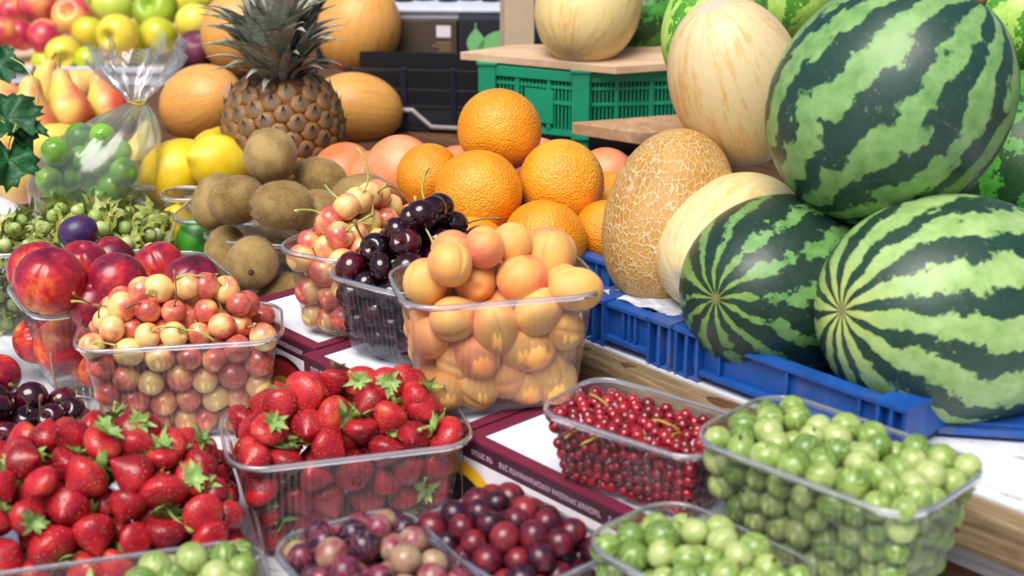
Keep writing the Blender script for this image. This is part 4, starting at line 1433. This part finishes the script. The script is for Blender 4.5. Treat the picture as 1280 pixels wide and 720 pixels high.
for i in range(13):
    g = random.Random(i)
    p0 = Vector((g.uniform(-.05, .045), g.uniform(-.026, .024), .044))
    pts = [p0]
    d = Vector((g.uniform(-1, 1), g.uniform(-1, 1), .55)).normalized()
    for k in range(6):
        p0 = p0 + d * .005
        pts.append(p0)
        d = (d + Vector((g.uniform(-.4, .4), g.uniform(-.4, .4), -.22))).normalized()
    ob('currant_strig', with_mat(mesh('currant_strig', *tube(pts, .0009, 5)), 'strig'), None, pH['loc'], Zq(pH['yaw']), label='thin yellow green stalk lying among the redcurrants', cat='stalk', group='redcurrant stalks')

# ------------------------------------------------------------------ hazelnuts
pP = punnet(G(95, 290, .098) - Vector((0, 0, .098)), R(6), .205, .14, .098, 'clear punnet of fresh hazelnuts in green husks', taper=.016)
def nut_maker(w_, r, l, p):
    d = (Vector(rng.normal(size=3)) + Vector((0, -.3, .4))).normalized()
    o = ob('hazelnut', NUT, None, w_, aim(d, rng.uniform(0, 6.28)), r * .60, 'fresh hazelnut in a ragged green husk', 'hazelnut', 'hazelnuts in husks')
    ob('husk', HUSK[rng.integers(len(HUSK))], o)
fill_punnet(pP, .0122, .026, nut_maker, seed=18)

# ------------------------------------------------------------------ tied plastic bag of green plums
def bag():
    base = G(112, 262, .0) 
    c = P(112, 205, 1.74)
    neck = P(171, 128, 1.74)
    o = empty('plastic_bag', c, label='clear plastic bag of green plums tied with a yellow band', cat='bag')
    g = random.Random(3)
    nseg = 72
    ks = [(g.randint(5, 17), g.uniform(0, 6), g.uniform(.3, 1)) for _ in range(7)]
    def pleat(a, amt):
        return 1 + amt * sum(k3 * math.sin(k1 * a + k2) for k1, k2, k3 in ks) / 4
    nk = neck - c
    lev = [(-.062, .045, .02), (-.06, .062, .03), (-.045, .071, .03), (-.02, .073, .04), (.005, .068, .06), (.03, .055, .10), (.05, .036, .16), (.062, .020, .25), (.070, .008, .3)]
    vs, fs = [], []
    for i, (z, r, am) in enumerate(lev):
        f = max(0, min(1, (z + .02) / .09)) ** 1.4
        cx = Vector((nk.x, nk.y, 0)) * f
        zz = z * (nk.z / .070) if z > 0 else z
        for k in range(nseg):
            a = 2 * PI * k / nseg
            rr = r * pleat(a + .25 * math.sin(z * 30), am)
            vs.append(cx + Vector((math.cos(a) * rr, math.sin(a) * rr * .8, zz)))
    for i in range(len(lev) - 1):
        for k in range(nseg):
            j = (k + 1) % nseg
            fs.append((i * nseg + k, i * nseg + j, (i + 1) * nseg + j, (i + 1) * nseg + k))
    fs.append(tuple(range(nseg))[::-1])
    ob('bag_body', with_mat(mesh('bag_body', vs, fs, True), 'bag_plastic'), o)
    vs, fs = [], []
    lev2 = [(.0, .008, .3), (.010, .014, .35), (.022, .026, .35), (.036, .038, .32), (.050, .046, .3), (.060, .050, .3)]
    for i, (z, r, am) in enumerate(lev2):
        for k in range(nseg):
            a = 2 * PI * k / nseg
            rr = r * pleat(a * 1 + 1 + z * 9, am)
            crumple = .010 * (z / .06) * math.sin(5 * a + 2) + .006 * (z / .06) * math.sin(11 * a + z * 120)
            vs.append(nk + Vector((math.cos(a) * rr * 1.05 + .004 * z / .06, math.sin(a) * rr * .8, z + crumple)))
    for i in range(len(lev2) - 1):
        for k in range(nseg):
            j = (k + 1) % nseg
            fs.append((i * nseg + k, i * nseg + j, (i + 1) * nseg + j, (i + 1) * nseg + k))
    ob('gathered_top', with_mat(mesh('gathered_top', vs, fs, True), 'bag_plastic'), o)
    ring = [nk + Vector((math.cos(2 * PI * k / 16) * .0095, math.sin(2 * PI * k / 16) * .008, .0015 * math.sin(4 * PI * k / 16))) for k in range(17)]
    ob('tie_band', with_mat(mesh('tie_band', *tube(ring, .0016, 6)), 'yellow_tie'), o)
    pls = [(70, 190, 19), (100, 172, 19), (84, 222, 19), (128, 170, 16), (126, 206, 20), (148, 190, 17), (155, 215, 18), (110, 228, 18), (140, 232, 18), (62, 225, 17), (165, 235, 16), (100, 200, 18), (120, 190, 16), (96, 242, 18), (125, 248, 18), (70, 246, 16), (150, 250, 17)]
    for i, (px, py, rp) in enumerate(pls):
        d = 1.74 + (.03 if i % 3 == 1 else -.022 if i % 3 == 0 else .0)
        ob('green_plum', GPLUM[i % 2], None, P(px, py, d), rq(), rp * d / FPX, 'green plum inside the tied plastic bag', 'plum', 'green plums in the bag')
bag()

# ------------------------------------------------------------------ pears and apples at the back left
def pears(items):
    for (px, py, rpx, d, axis, lab) in items:
        r = rpx * d / FPX
        o = ob('pear', PEAR[rng.integers(len(PEAR))], None, P(px, py, d), aim(camdir(*axis), rng.uniform(-.6, .6)), r, lab, 'pear')
        ob('stem', with_mat(mesh('stem', *tube([(0, 0, 1.7), (.03, 0, 1.95), (.1, 0, 2.2)], [.06, .05, .07], 6)), 'dry_stem'), o)
pears([
    (84, 138, 30, 1.98, (-.2, .9, .1), 'red cheeked pear standing tip up left of the plastic bag'),
    (38, 158, 34, 1.94, (.05, .95, -.1), 'orange pear standing tip up behind the vine leaves'),
    (48, 118, 26, 2.08, (.3, .9, .1), 'yellow pear tip at the back of the pears'),
    (134, 132, 27, 2.02, (-.35, .9, .1), 'pear leaning tip left, behind the tied bag'),
    (28, 215, 36, 1.84, (.5, .6, .4), 'red orange pear low at the left edge below the vine leaves'),
    (178, 192, 24, 1.92, (.1, .9, .1), 'pear showing yellow at the right of the tied bag'),
    (8, 128, 26, 2.02, (-.4, .8, .2), 'pear cut by the left edge behind the leaves'),
    (100, 108, 22, 2.12, (.8, .4, .1), 'brownish pear lying behind the red cheeked one'),
    (70, 185, 32, 1.92, (.6, .4, .5), 'pear low behind the tied bag, orange side out'),
    (4, 178, 28, 1.95, (.3, .8, .3), 'pear at the left edge between two vine leaves'),
])
def apples(meshes, name, items):
    for (px, py, rpx, d, axis, lab) in items:
        r = rpx * d / FPX
        o = ob(name, meshes[rng.integers(len(meshes))], None, P(px, py, d), aim(camdir(*axis), rng.uniform(0, 6.28)), r, lab, 'apple')
        if axis[1] > .2:
            ob('stem', APSTEM, o)
apples(RAPPLE, 'red_apple', [
    (46, 8, 25, 2.50, (.3, .8, .2), 'deep red apple at the top left'),
    (90, 20, 26, 2.46, (-.1, .2, -.95), 'red apple with its dark eye facing out'),
    (26, 44, 20, 2.42, (.4, .7, .3), 'pink red apple low at the left'),
    (58, 48, 25, 2.36, (.8, .4, .1), 'peach coloured apple lying below the deep red one'),
    (16, 16, 20, 2.52, (-.5, .6, .3), 'pale red apple left of the deep red one'),
    (2, 40, 20, 2.40, (.1, .8, .3), 'orange red apple cut by the left edge'),
    (4, 4, 22, 2.60, (.1, .8, .3), 'red apple in the top left corner'),
    (68, -8, 24, 2.62, (.1, .8, .3), 'red apple cut by the top edge'),
])
apples(YAPPLE, 'yellow_apple', [
    (111, 41, 22, 2.42, (.2, .8, .2), 'round yellow apple beside the red apple with the dark eye'),
    (147, 44, 27, 2.36, (-.35, -.3, -.9), 'yellow apple with its eye facing down to the left'),
    (79, 68, 23, 2.30, (.3, -.5, -.8), 'yellow apple low above the pears'),
    (111, 77, 20, 2.30, (.6, .5, .2), 'yellow apple lowest in the row above the pears'),
    (198, 44, 25, 2.40, (.3, .7, .2), 'yellow apple above the tied top of the bag'),
    (244, 28, 25, 2.44, (.1, .7, .2), 'yellow apple above the purple fruit'),
    (242, 2, 24, 2.56, (.5, .4, -.4), 'yellow apple cut by the top edge beside the pineapple leaves'),
    (168, 32, 16, 2.52, (.1, .7, .2), 'shaded yellow apple in the gap below the green apples'),
    (170, 66, 22, 2.42, (.1, .7, .2), 'yellow apple right behind the tied bag top'),
    (215, 66, 22, 2.46, (.1, .7, .2), 'yellow apple behind the right side of the bag top'),
    (57, 80, 18, 2.36, (.1, .7, .2), 'greenish yellow apple low at the left above the pears'),
])
apples(GAPPLE, 'green_apple', [
    (140, 10, 26, 2.50, (.1, .8, .2), 'green apple at the top, left of the two'),
    (194, 12, 29, 2.48, (-.25, .15, -.95), 'green apple at the top with its dark eye facing out'),
    (220, -8, 26, 2.60, (.3, .8, .2), 'green yellow apple cut by the top edge'),
    (110, -6, 24, 2.62, (.3, .8, .2), 'green apple cut by the top edge between red and green'),
])
tray = empty('white_tray', G(78, 106, RT) + Vector((0, 0, .001)), Zq(R(-3)), label='white plastic tray edge between the apples and the pears', cat='tray')
ob('front_wall', solid('front_wall', [box(-.16, .16, -.004, 0, .001, .026), box(-.163, .163, -.010, -.0045, .020, .028)], 'white_plastic', .001), tray)
ob('tray_floor', solid('tray_floor', [box(-.16, .16, .0003, .5, .001, .004)], 'kraft_card'), tray)
for x in (-.164, .1603):
    ob('side_wall', solid('side_wall', [box(x, x + .004, -.004, .5, .001, .026)], 'white_plastic', .001), tray)

# ------------------------------------------------------------------ vine leaves at the left edge
def vine_leaf(px, py, d, size, q, label):
    n = 40
    r_ = random.Random(px * 7 + py)
    rim = []
    for i in range(n):
        a = 2 * PI * i / n
        lob = .62 + .30 * abs(math.cos(2.5 * a)) ** .8 + .07 * (-1) ** i
        if abs(a - PI) < .3:
            lob *= .45
        rim.append((lob * math.cos(a), lob * math.sin(a)))
    vs, fs = [(0, 0, 0)], []
    rings = 5
    for k in range(1, rings + 1):
        f = k / rings
        for i, (x, y) in enumerate(rim):
            a = 2 * PI * i / n
            z = .20 * math.sin(2.5 * a * 1) ** 2 * f - .35 * (x * f) ** 2 + .25 * abs(y * f) + .06 * math.sin(9 * x * f + 4 * y * f)
            vs.append((x * f, y * f, z))
    for i in range(n):
        j = (i + 1) % n
        fs.append((0, 1 + i, 1 + j))
        for k in range(rings - 1):
            a, b = 1 + k * n, 1 + (k + 1) * n
            fs.append((a + i, b + i, b + j, a + j))
    o = ob('vine_leaf', with_mat(mesh('vine_leaf', vs, fs), 'leaf_green'), None, P(px, py, d), q, size, label, 'leaf')
    sm = o.modifiers.new('thick', 'SOLIDIFY')
    sm.thickness = .012
    ob('leaf_stalk', with_mat(mesh('leaf_stalk', *tube([(-.2, 0, .0), (-.6, .05, .1), (-1.1, .2, .35)], [.03, .025, .03], 6)), 'fresh_stem'), o)
vine_leaf(0, 84, 1.66, .030, aim(camdir(.2, .5, -.7), .3), 'bright vine leaf at the left edge below the apples')
vine_leaf(8, 150, 1.62, .042, aim(camdir(.3, .55, -.6), -.5), 'dark curled vine leaf at the left edge over the pears')
vine_leaf(10, 200, 1.60, .034, aim(camdir(.5, .3, -.6), -1.1), 'drooping dark vine leaf lowest at the left edge')
vine_leaf(34, 163, 1.62, .024, aim(camdir(.1, .8, -.4), .2), 'small folded vine leaf pointing at the tied bag')
tend = [P(14, 72, 1.64), P(28, 80, 1.63), P(40, 95, 1.62), P(47, 115, 1.62), P(48, 128, 1.62), P(44, 132, 1.622), P(42, 127, 1.618), P(46, 124, 1.62)]
ob('tendril', with_mat(mesh('tendril', *tube(tend, .0009, 6)), 'fresh_stem'), label='thin curled vine tendril hanging before the pears', cat='tendril')

# ------------------------------------------------------------------ crates, cartons and boards at the back
def slab_px(name, pts, z, th, mat, label, cat):
    top = [G(x, y, z) for x, y in pts]
    n = len(top)
    c = sum(top, Vector()) / n
    vs = [p - c for p in top] + [p - c - Vector((0, 0, th)) for p in top]
    fs = [tuple(range(n)), tuple(range(2 * n - 1, n - 1, -1))] + [(i, n + i, n + (i + 1) % n, (i + 1) % n) for i in range(n)]
    me = mesh(name, vs, fs, False)
    bm = bmesh.new()
    bm.from_mesh(me)
    bmesh.ops.recalc_face_normals(bm, faces=bm.faces)
    bmesh.ops.bevel(bm, geom=list(bm.edges), offset=.0006, segments=1, affect='EDGES')
    bm.to_mesh(me)
    bm.free()
    return ob(name, with_mat(me, mat), None, c, label=label, cat=cat)
GZ0, GZ1 = .134, .214
slab_px('board', [(575, 65), (770, 83), (960, 70), (830, 52), (640, 56)], .226, .0095, 'plywood', 'thin plywood board lying across the green crate', 'board')
slab_px('board', [(715, 153), (800, 166), (905, 160), (900, 140), (830, 144)], .166, .014, 'chipboard', 'thick chipboard board in front of the green crate', 'board')

def green_crate():
    A = G(610, 80, GZ1); B_ = G(727, 90, GZ1); D_ = G(985, 84, GZ1)
    for v in (A, B_, D_):
        v.z = 0
    E_ = Vector((D_.x - .01, D_.y + .09, 0)); F_ = Vector((A.x + .03, A.y + .07, 0))
    c = (A + D_) / 2
    o = empty('green_crate', c + Vector((0, 0, GZ0)), label='green slatted plastic crate under the plywood board', cat='crate')
    H = GZ1 - GZ0
    def panel(p, q, plate=False):
        d = (q - p)
        Ln = d.length
        ang = math.atan2(d.y, d.x)
        fr = [box(0, Ln, -.003, .003, 0, .007), box(0, Ln, -.006, .004, H - .012, H), box(0, Ln, -.0035, .003, H * .5 - .002, H * .5 + .002), box(0, Ln, -.0034, .003, H * .72, H * .72 + .0035)]
        ns = max(2, int(Ln / .04))
        for i in range(1, ns):
            x = Ln * i / ns
            fr.append(box(x - .0025, x + .0025, -.0045, .0032, .0071, H - .0121))
        pn = ob('side_panel', solid('side_panel', fr, 'green_plastic', .0004), o, p - c, Zq(ang))
        sl = []
        x = .006
        while x < Ln - .004:
            sl.append(box(x, x + .0022, -.0022, .002, .0072, H - .0123))
            x += .0048
        ob('slats', solid('slats', sl, 'green_plastic'), pn, kind='stuff')
        if plate:
            ob('label_plate', solid('label_plate', [box(Ln * .42, Ln * .72, -.0052, -.0047, H * .18, H * .70)], 'green_plastic'), pn)
    panel(A, B_, True); panel(B_, D_); panel(D_, E_); panel(E_, F_); panel(F_, A)
    for v in (A, B_, D_, E_, F_):
        ob('corner_post', solid('corner_post', [box(-.011, .011, -.010, .008, -.002, H + .001), box(-.013, .013, -.012, .010, H + .0012, H + .003)], 'green_plastic', .002), o, v - c, Zq(R(-8)))
        ob('foot', solid('foot', [box(-.01, .01, -.006, .01, -.03, -.0025)], 'green_plastic', .002), o, v - c, Zq(R(-8)))
    ob('crate_floor', solid('crate_floor', [([v - c + Vector((0, 0, z)) for z in (.001, .004) for v in (A, B_, D_, E_, F_)], [(4, 3, 2, 1, 0), (5, 6, 7, 8, 9)] + [(i, (i + 1) % 5, 5 + (i + 1) % 5, 5 + i) for i in range(5)])], 'green_plastic'), o)
green_crate()

def fbox(name, x0, x1, ytop, ybot, d, depth, mat, parent=None, bev=.001):
    """box facing the camera whose front spans the given pixels at that distance; returns mesh data and its place"""
    a = P((x0 + x1) / 2, ybot, d)
    wv = (x1 - x0) / FPX * d
    hv = P(x0, ytop, d).z - a.z
    hv = (ybot - ytop) / FPX * d / cp
    return solid(name, [box(-wv / 2, wv / 2, 0, depth, 0, hv)], mat, bev), a, wv, hv

# black crates stacked on the table
bc = empty('black_crate', P(545, 165, 2.03), Zq(R(-6)), label='black ventilated crate with navy bars at the bottom of the back stack', cat='crate')
ob('back_panel', solid('back_panel', [box(-.12, .12, .10, .104, 0, .085)], 'black_plastic'), bc)
ob('crate_floor', solid('crate_floor', [box(-.12, .12, 0, .10, 0, .004)], 'black_plastic'), bc)
for x in (-.12, -.045, .02, .06, .116):
    ob('upright', solid('upright', [box(x, x + .008, -.004, .004, .0, .085)], 'navy_plastic', .001), bc)
for z in (.0, .030, .052, .078):
    ob('rail', solid('rail', [box(-.12, .12, -.002, .003, z, z + .005)], 'black_plastic', .0008), bc)
vs, fs = tube([(-.10, -.006, .03), (-.03, -.006, .03), (-.005, -.006, .008), (.06, -.006, .006)], .0035, 6)
ob('grip_bar', with_mat(mesh('grip_bar', vs, fs), 'grey_wood'), bc)
me, a, wv, hv = fbox('front_panel', 488, 572, 30, 98, 2.2, .12, 'brown_card')
ct = empty('dark_carton', a, Zq(R(-6)), label='dark brown fruit carton with faded print below the white tray', cat='carton')
ob('carton_body', me, ct)
ob('hand_hole', solid('hand_hole', [box(-wv * .5 + .004, -wv * .5 + .05, -.0012, -.0002, .0, .02)], 'black_plastic'), ct)
ob('white_sticker', solid('white_sticker', [box(wv * .20, wv * .41, -.0012, -.0002, hv * .72, hv * .92)], 'white_print'), ct)
ob('faded_print', solid('faded_print', [box(wv * (.14 + .05 * (k % 3)), wv * .42, -.0012, -.0002, hv * (.2 + .058 * k), hv * (.2 + .058 * k) + .0025) for k in range(8)], 'tan_print'), ct)
me, a, wv, hv = fbox('front_panel', 574, 634, 29, 100, 2.16, .12, 'charcoal_card')
cc = empty('charcoal_carton', a, Zq(R(2)), label='charcoal carton printed with a pale green leaf beside the beige cardboard', cat='carton')
ob('carton_body', me, cc)
lf = []
n = 20
leafp = [(math.sin(PI * i / n) * .0125 * (1 if True else 0), -.021 + .042 * i / n) for i in range(n + 1)]
vsl = [(x - .010, -.0015, hv * .62 + z) for x, z in leafp] + [(-x - .010, -.0015, hv * .62 + z) for x, z in leafp]
fsl = [(i, i + 1, n + 2 + i, n + 1 + i) for i in range(n)]
ob('leaf_print', solid('leaf_print', [(vsl, fsl), box(-.0108, -.0092, -.0016, -.0014, hv * .62 + .02, hv * .62 + .028)], 'leaf_print'), cc)
vs, fs = half_disc(.027, .036, hv * .40, -.02, wv / 2 - .001, 24)
ob('round_print', solid('round_print', [off_y((vs, fs), -.0015)], 'leaf_print'), cc)
# beige cardboard upright
me, a, wv, hv = fbox('sheet', 631, 668, -30, 66, 2.02, .05, 'kraft_card')
ob('beige_cardboard', me, None, a, Zq(R(8)), label='upright beige cardboard box standing behind the straw coloured melon', cat='cardboard')
# white tray with dark bottles on top
wt = empty('serving_tray', P(560, 24, 2.18), Zq(R(-2)), label='white plastic tray on top of the dark cartons', cat='tray')
ob('tray_body', solid('tray_body', [box(-.085, .085, 0, .15, 0, .010), box(-.090, .090, -.006, .155, .0103, .016)], 'white_plastic', .002), wt)
for i, x in enumerate((505, 532, 560, 588, 614)):
    b = [(0, 0), (.014, 0), (.0145, .004), (.0145, .05), (.01, .065), (.005, .075), (.005, .09), (0, .09)]
    ob('dark_jar', with_mat(mesh('dark_jar', *lathe(b, 18)), 'brown_bottle'), None, P(x, 10, 2.235 + .01 * (i % 2)), label='dark jar cut by the top edge, standing on the white tray', cat='jar', group='dark jars on the tray')
# added black crates standing in for the shade at the back of the stall
for k, (x0, x1, yt, yb, d, lab) in enumerate(((380, 660, -60, 60, 2.55, 'added black crate standing in for shade behind the white tray'), (640, 1000, -90, 30, 2.35, 'added long black crate standing in for shade behind the melons'), (400, 700, 60, 165, 2.48, 'added black crate standing in for the shade under the dark cartons'), (690, 1000, 90, 200, 2.15, 'added black crate standing in for the shade beneath the green crate'))):
    me, a, wv, hv = fbox('crate_shell', x0, x1, yt, yb, d, .25, 'black_plastic')
    q = empty('shade_crate', a, label=lab, cat='crate', group='added black crates standing in for shade')
    ob('crate_shell', me, q)
    for z in (.15, .5, .85):
        ob('rail', solid('rail', [box(-wv / 2, wv / 2, -.006, -.0003, hv * z - .003, hv * z + .003)], 'navy_plastic', .001), q)

# ------------------------------------------------------------------ labels: the outermost of many look-alikes are told apart by their place in the heap
def pixel(v):
    d = v - Vector((0, 0, CAMZ))
    dep = d.y * cp - d.z * sp
    return 640 + FPX * d.x / dep, 360 - FPX * (d.y * sp + d.z * cp) / dep
sets = {}
for o in C.objects:
    if o.parent is None and o.get('group') and o.get('label') and o.get('category') not in ('punnet', 'crate', 'carton', 'stalk', 'jar'):
        x, y = pixel(o.location)
        if 4 < x < 1276 and 4 < y:
            sets.setdefault(o['label'], []).append((x, y, o))
for lab, it in sets.items():
    if len(it) < 12:
        continue
    used = set()
    for word, key in (('topmost', lambda t: t[1]), ('leftmost', lambda t: t[0]), ('rightmost', lambda t: -t[0])):
        best = min((t for t in it if t[2].name not in used), key=key)
        best[2]['label'] = word + ' ' + lab
        used.add(best[2].name)
    xs, ys = sorted(t[0] for t in it), sorted(t[1] for t in it)
    n_ = len(it)
    for x, y, o in it:
        if o.name not in used:
            row = 'upper' if y < ys[n_ // 3] else 'lower' if y > ys[2 * n_ // 3] else 'middle'
            colm = 'left' if x < xs[n_ // 3] else 'right' if x > xs[2 * n_ // 3] else 'centre'
            o['label'] = lab + ', ' + row + ' ' + colm + ' part'
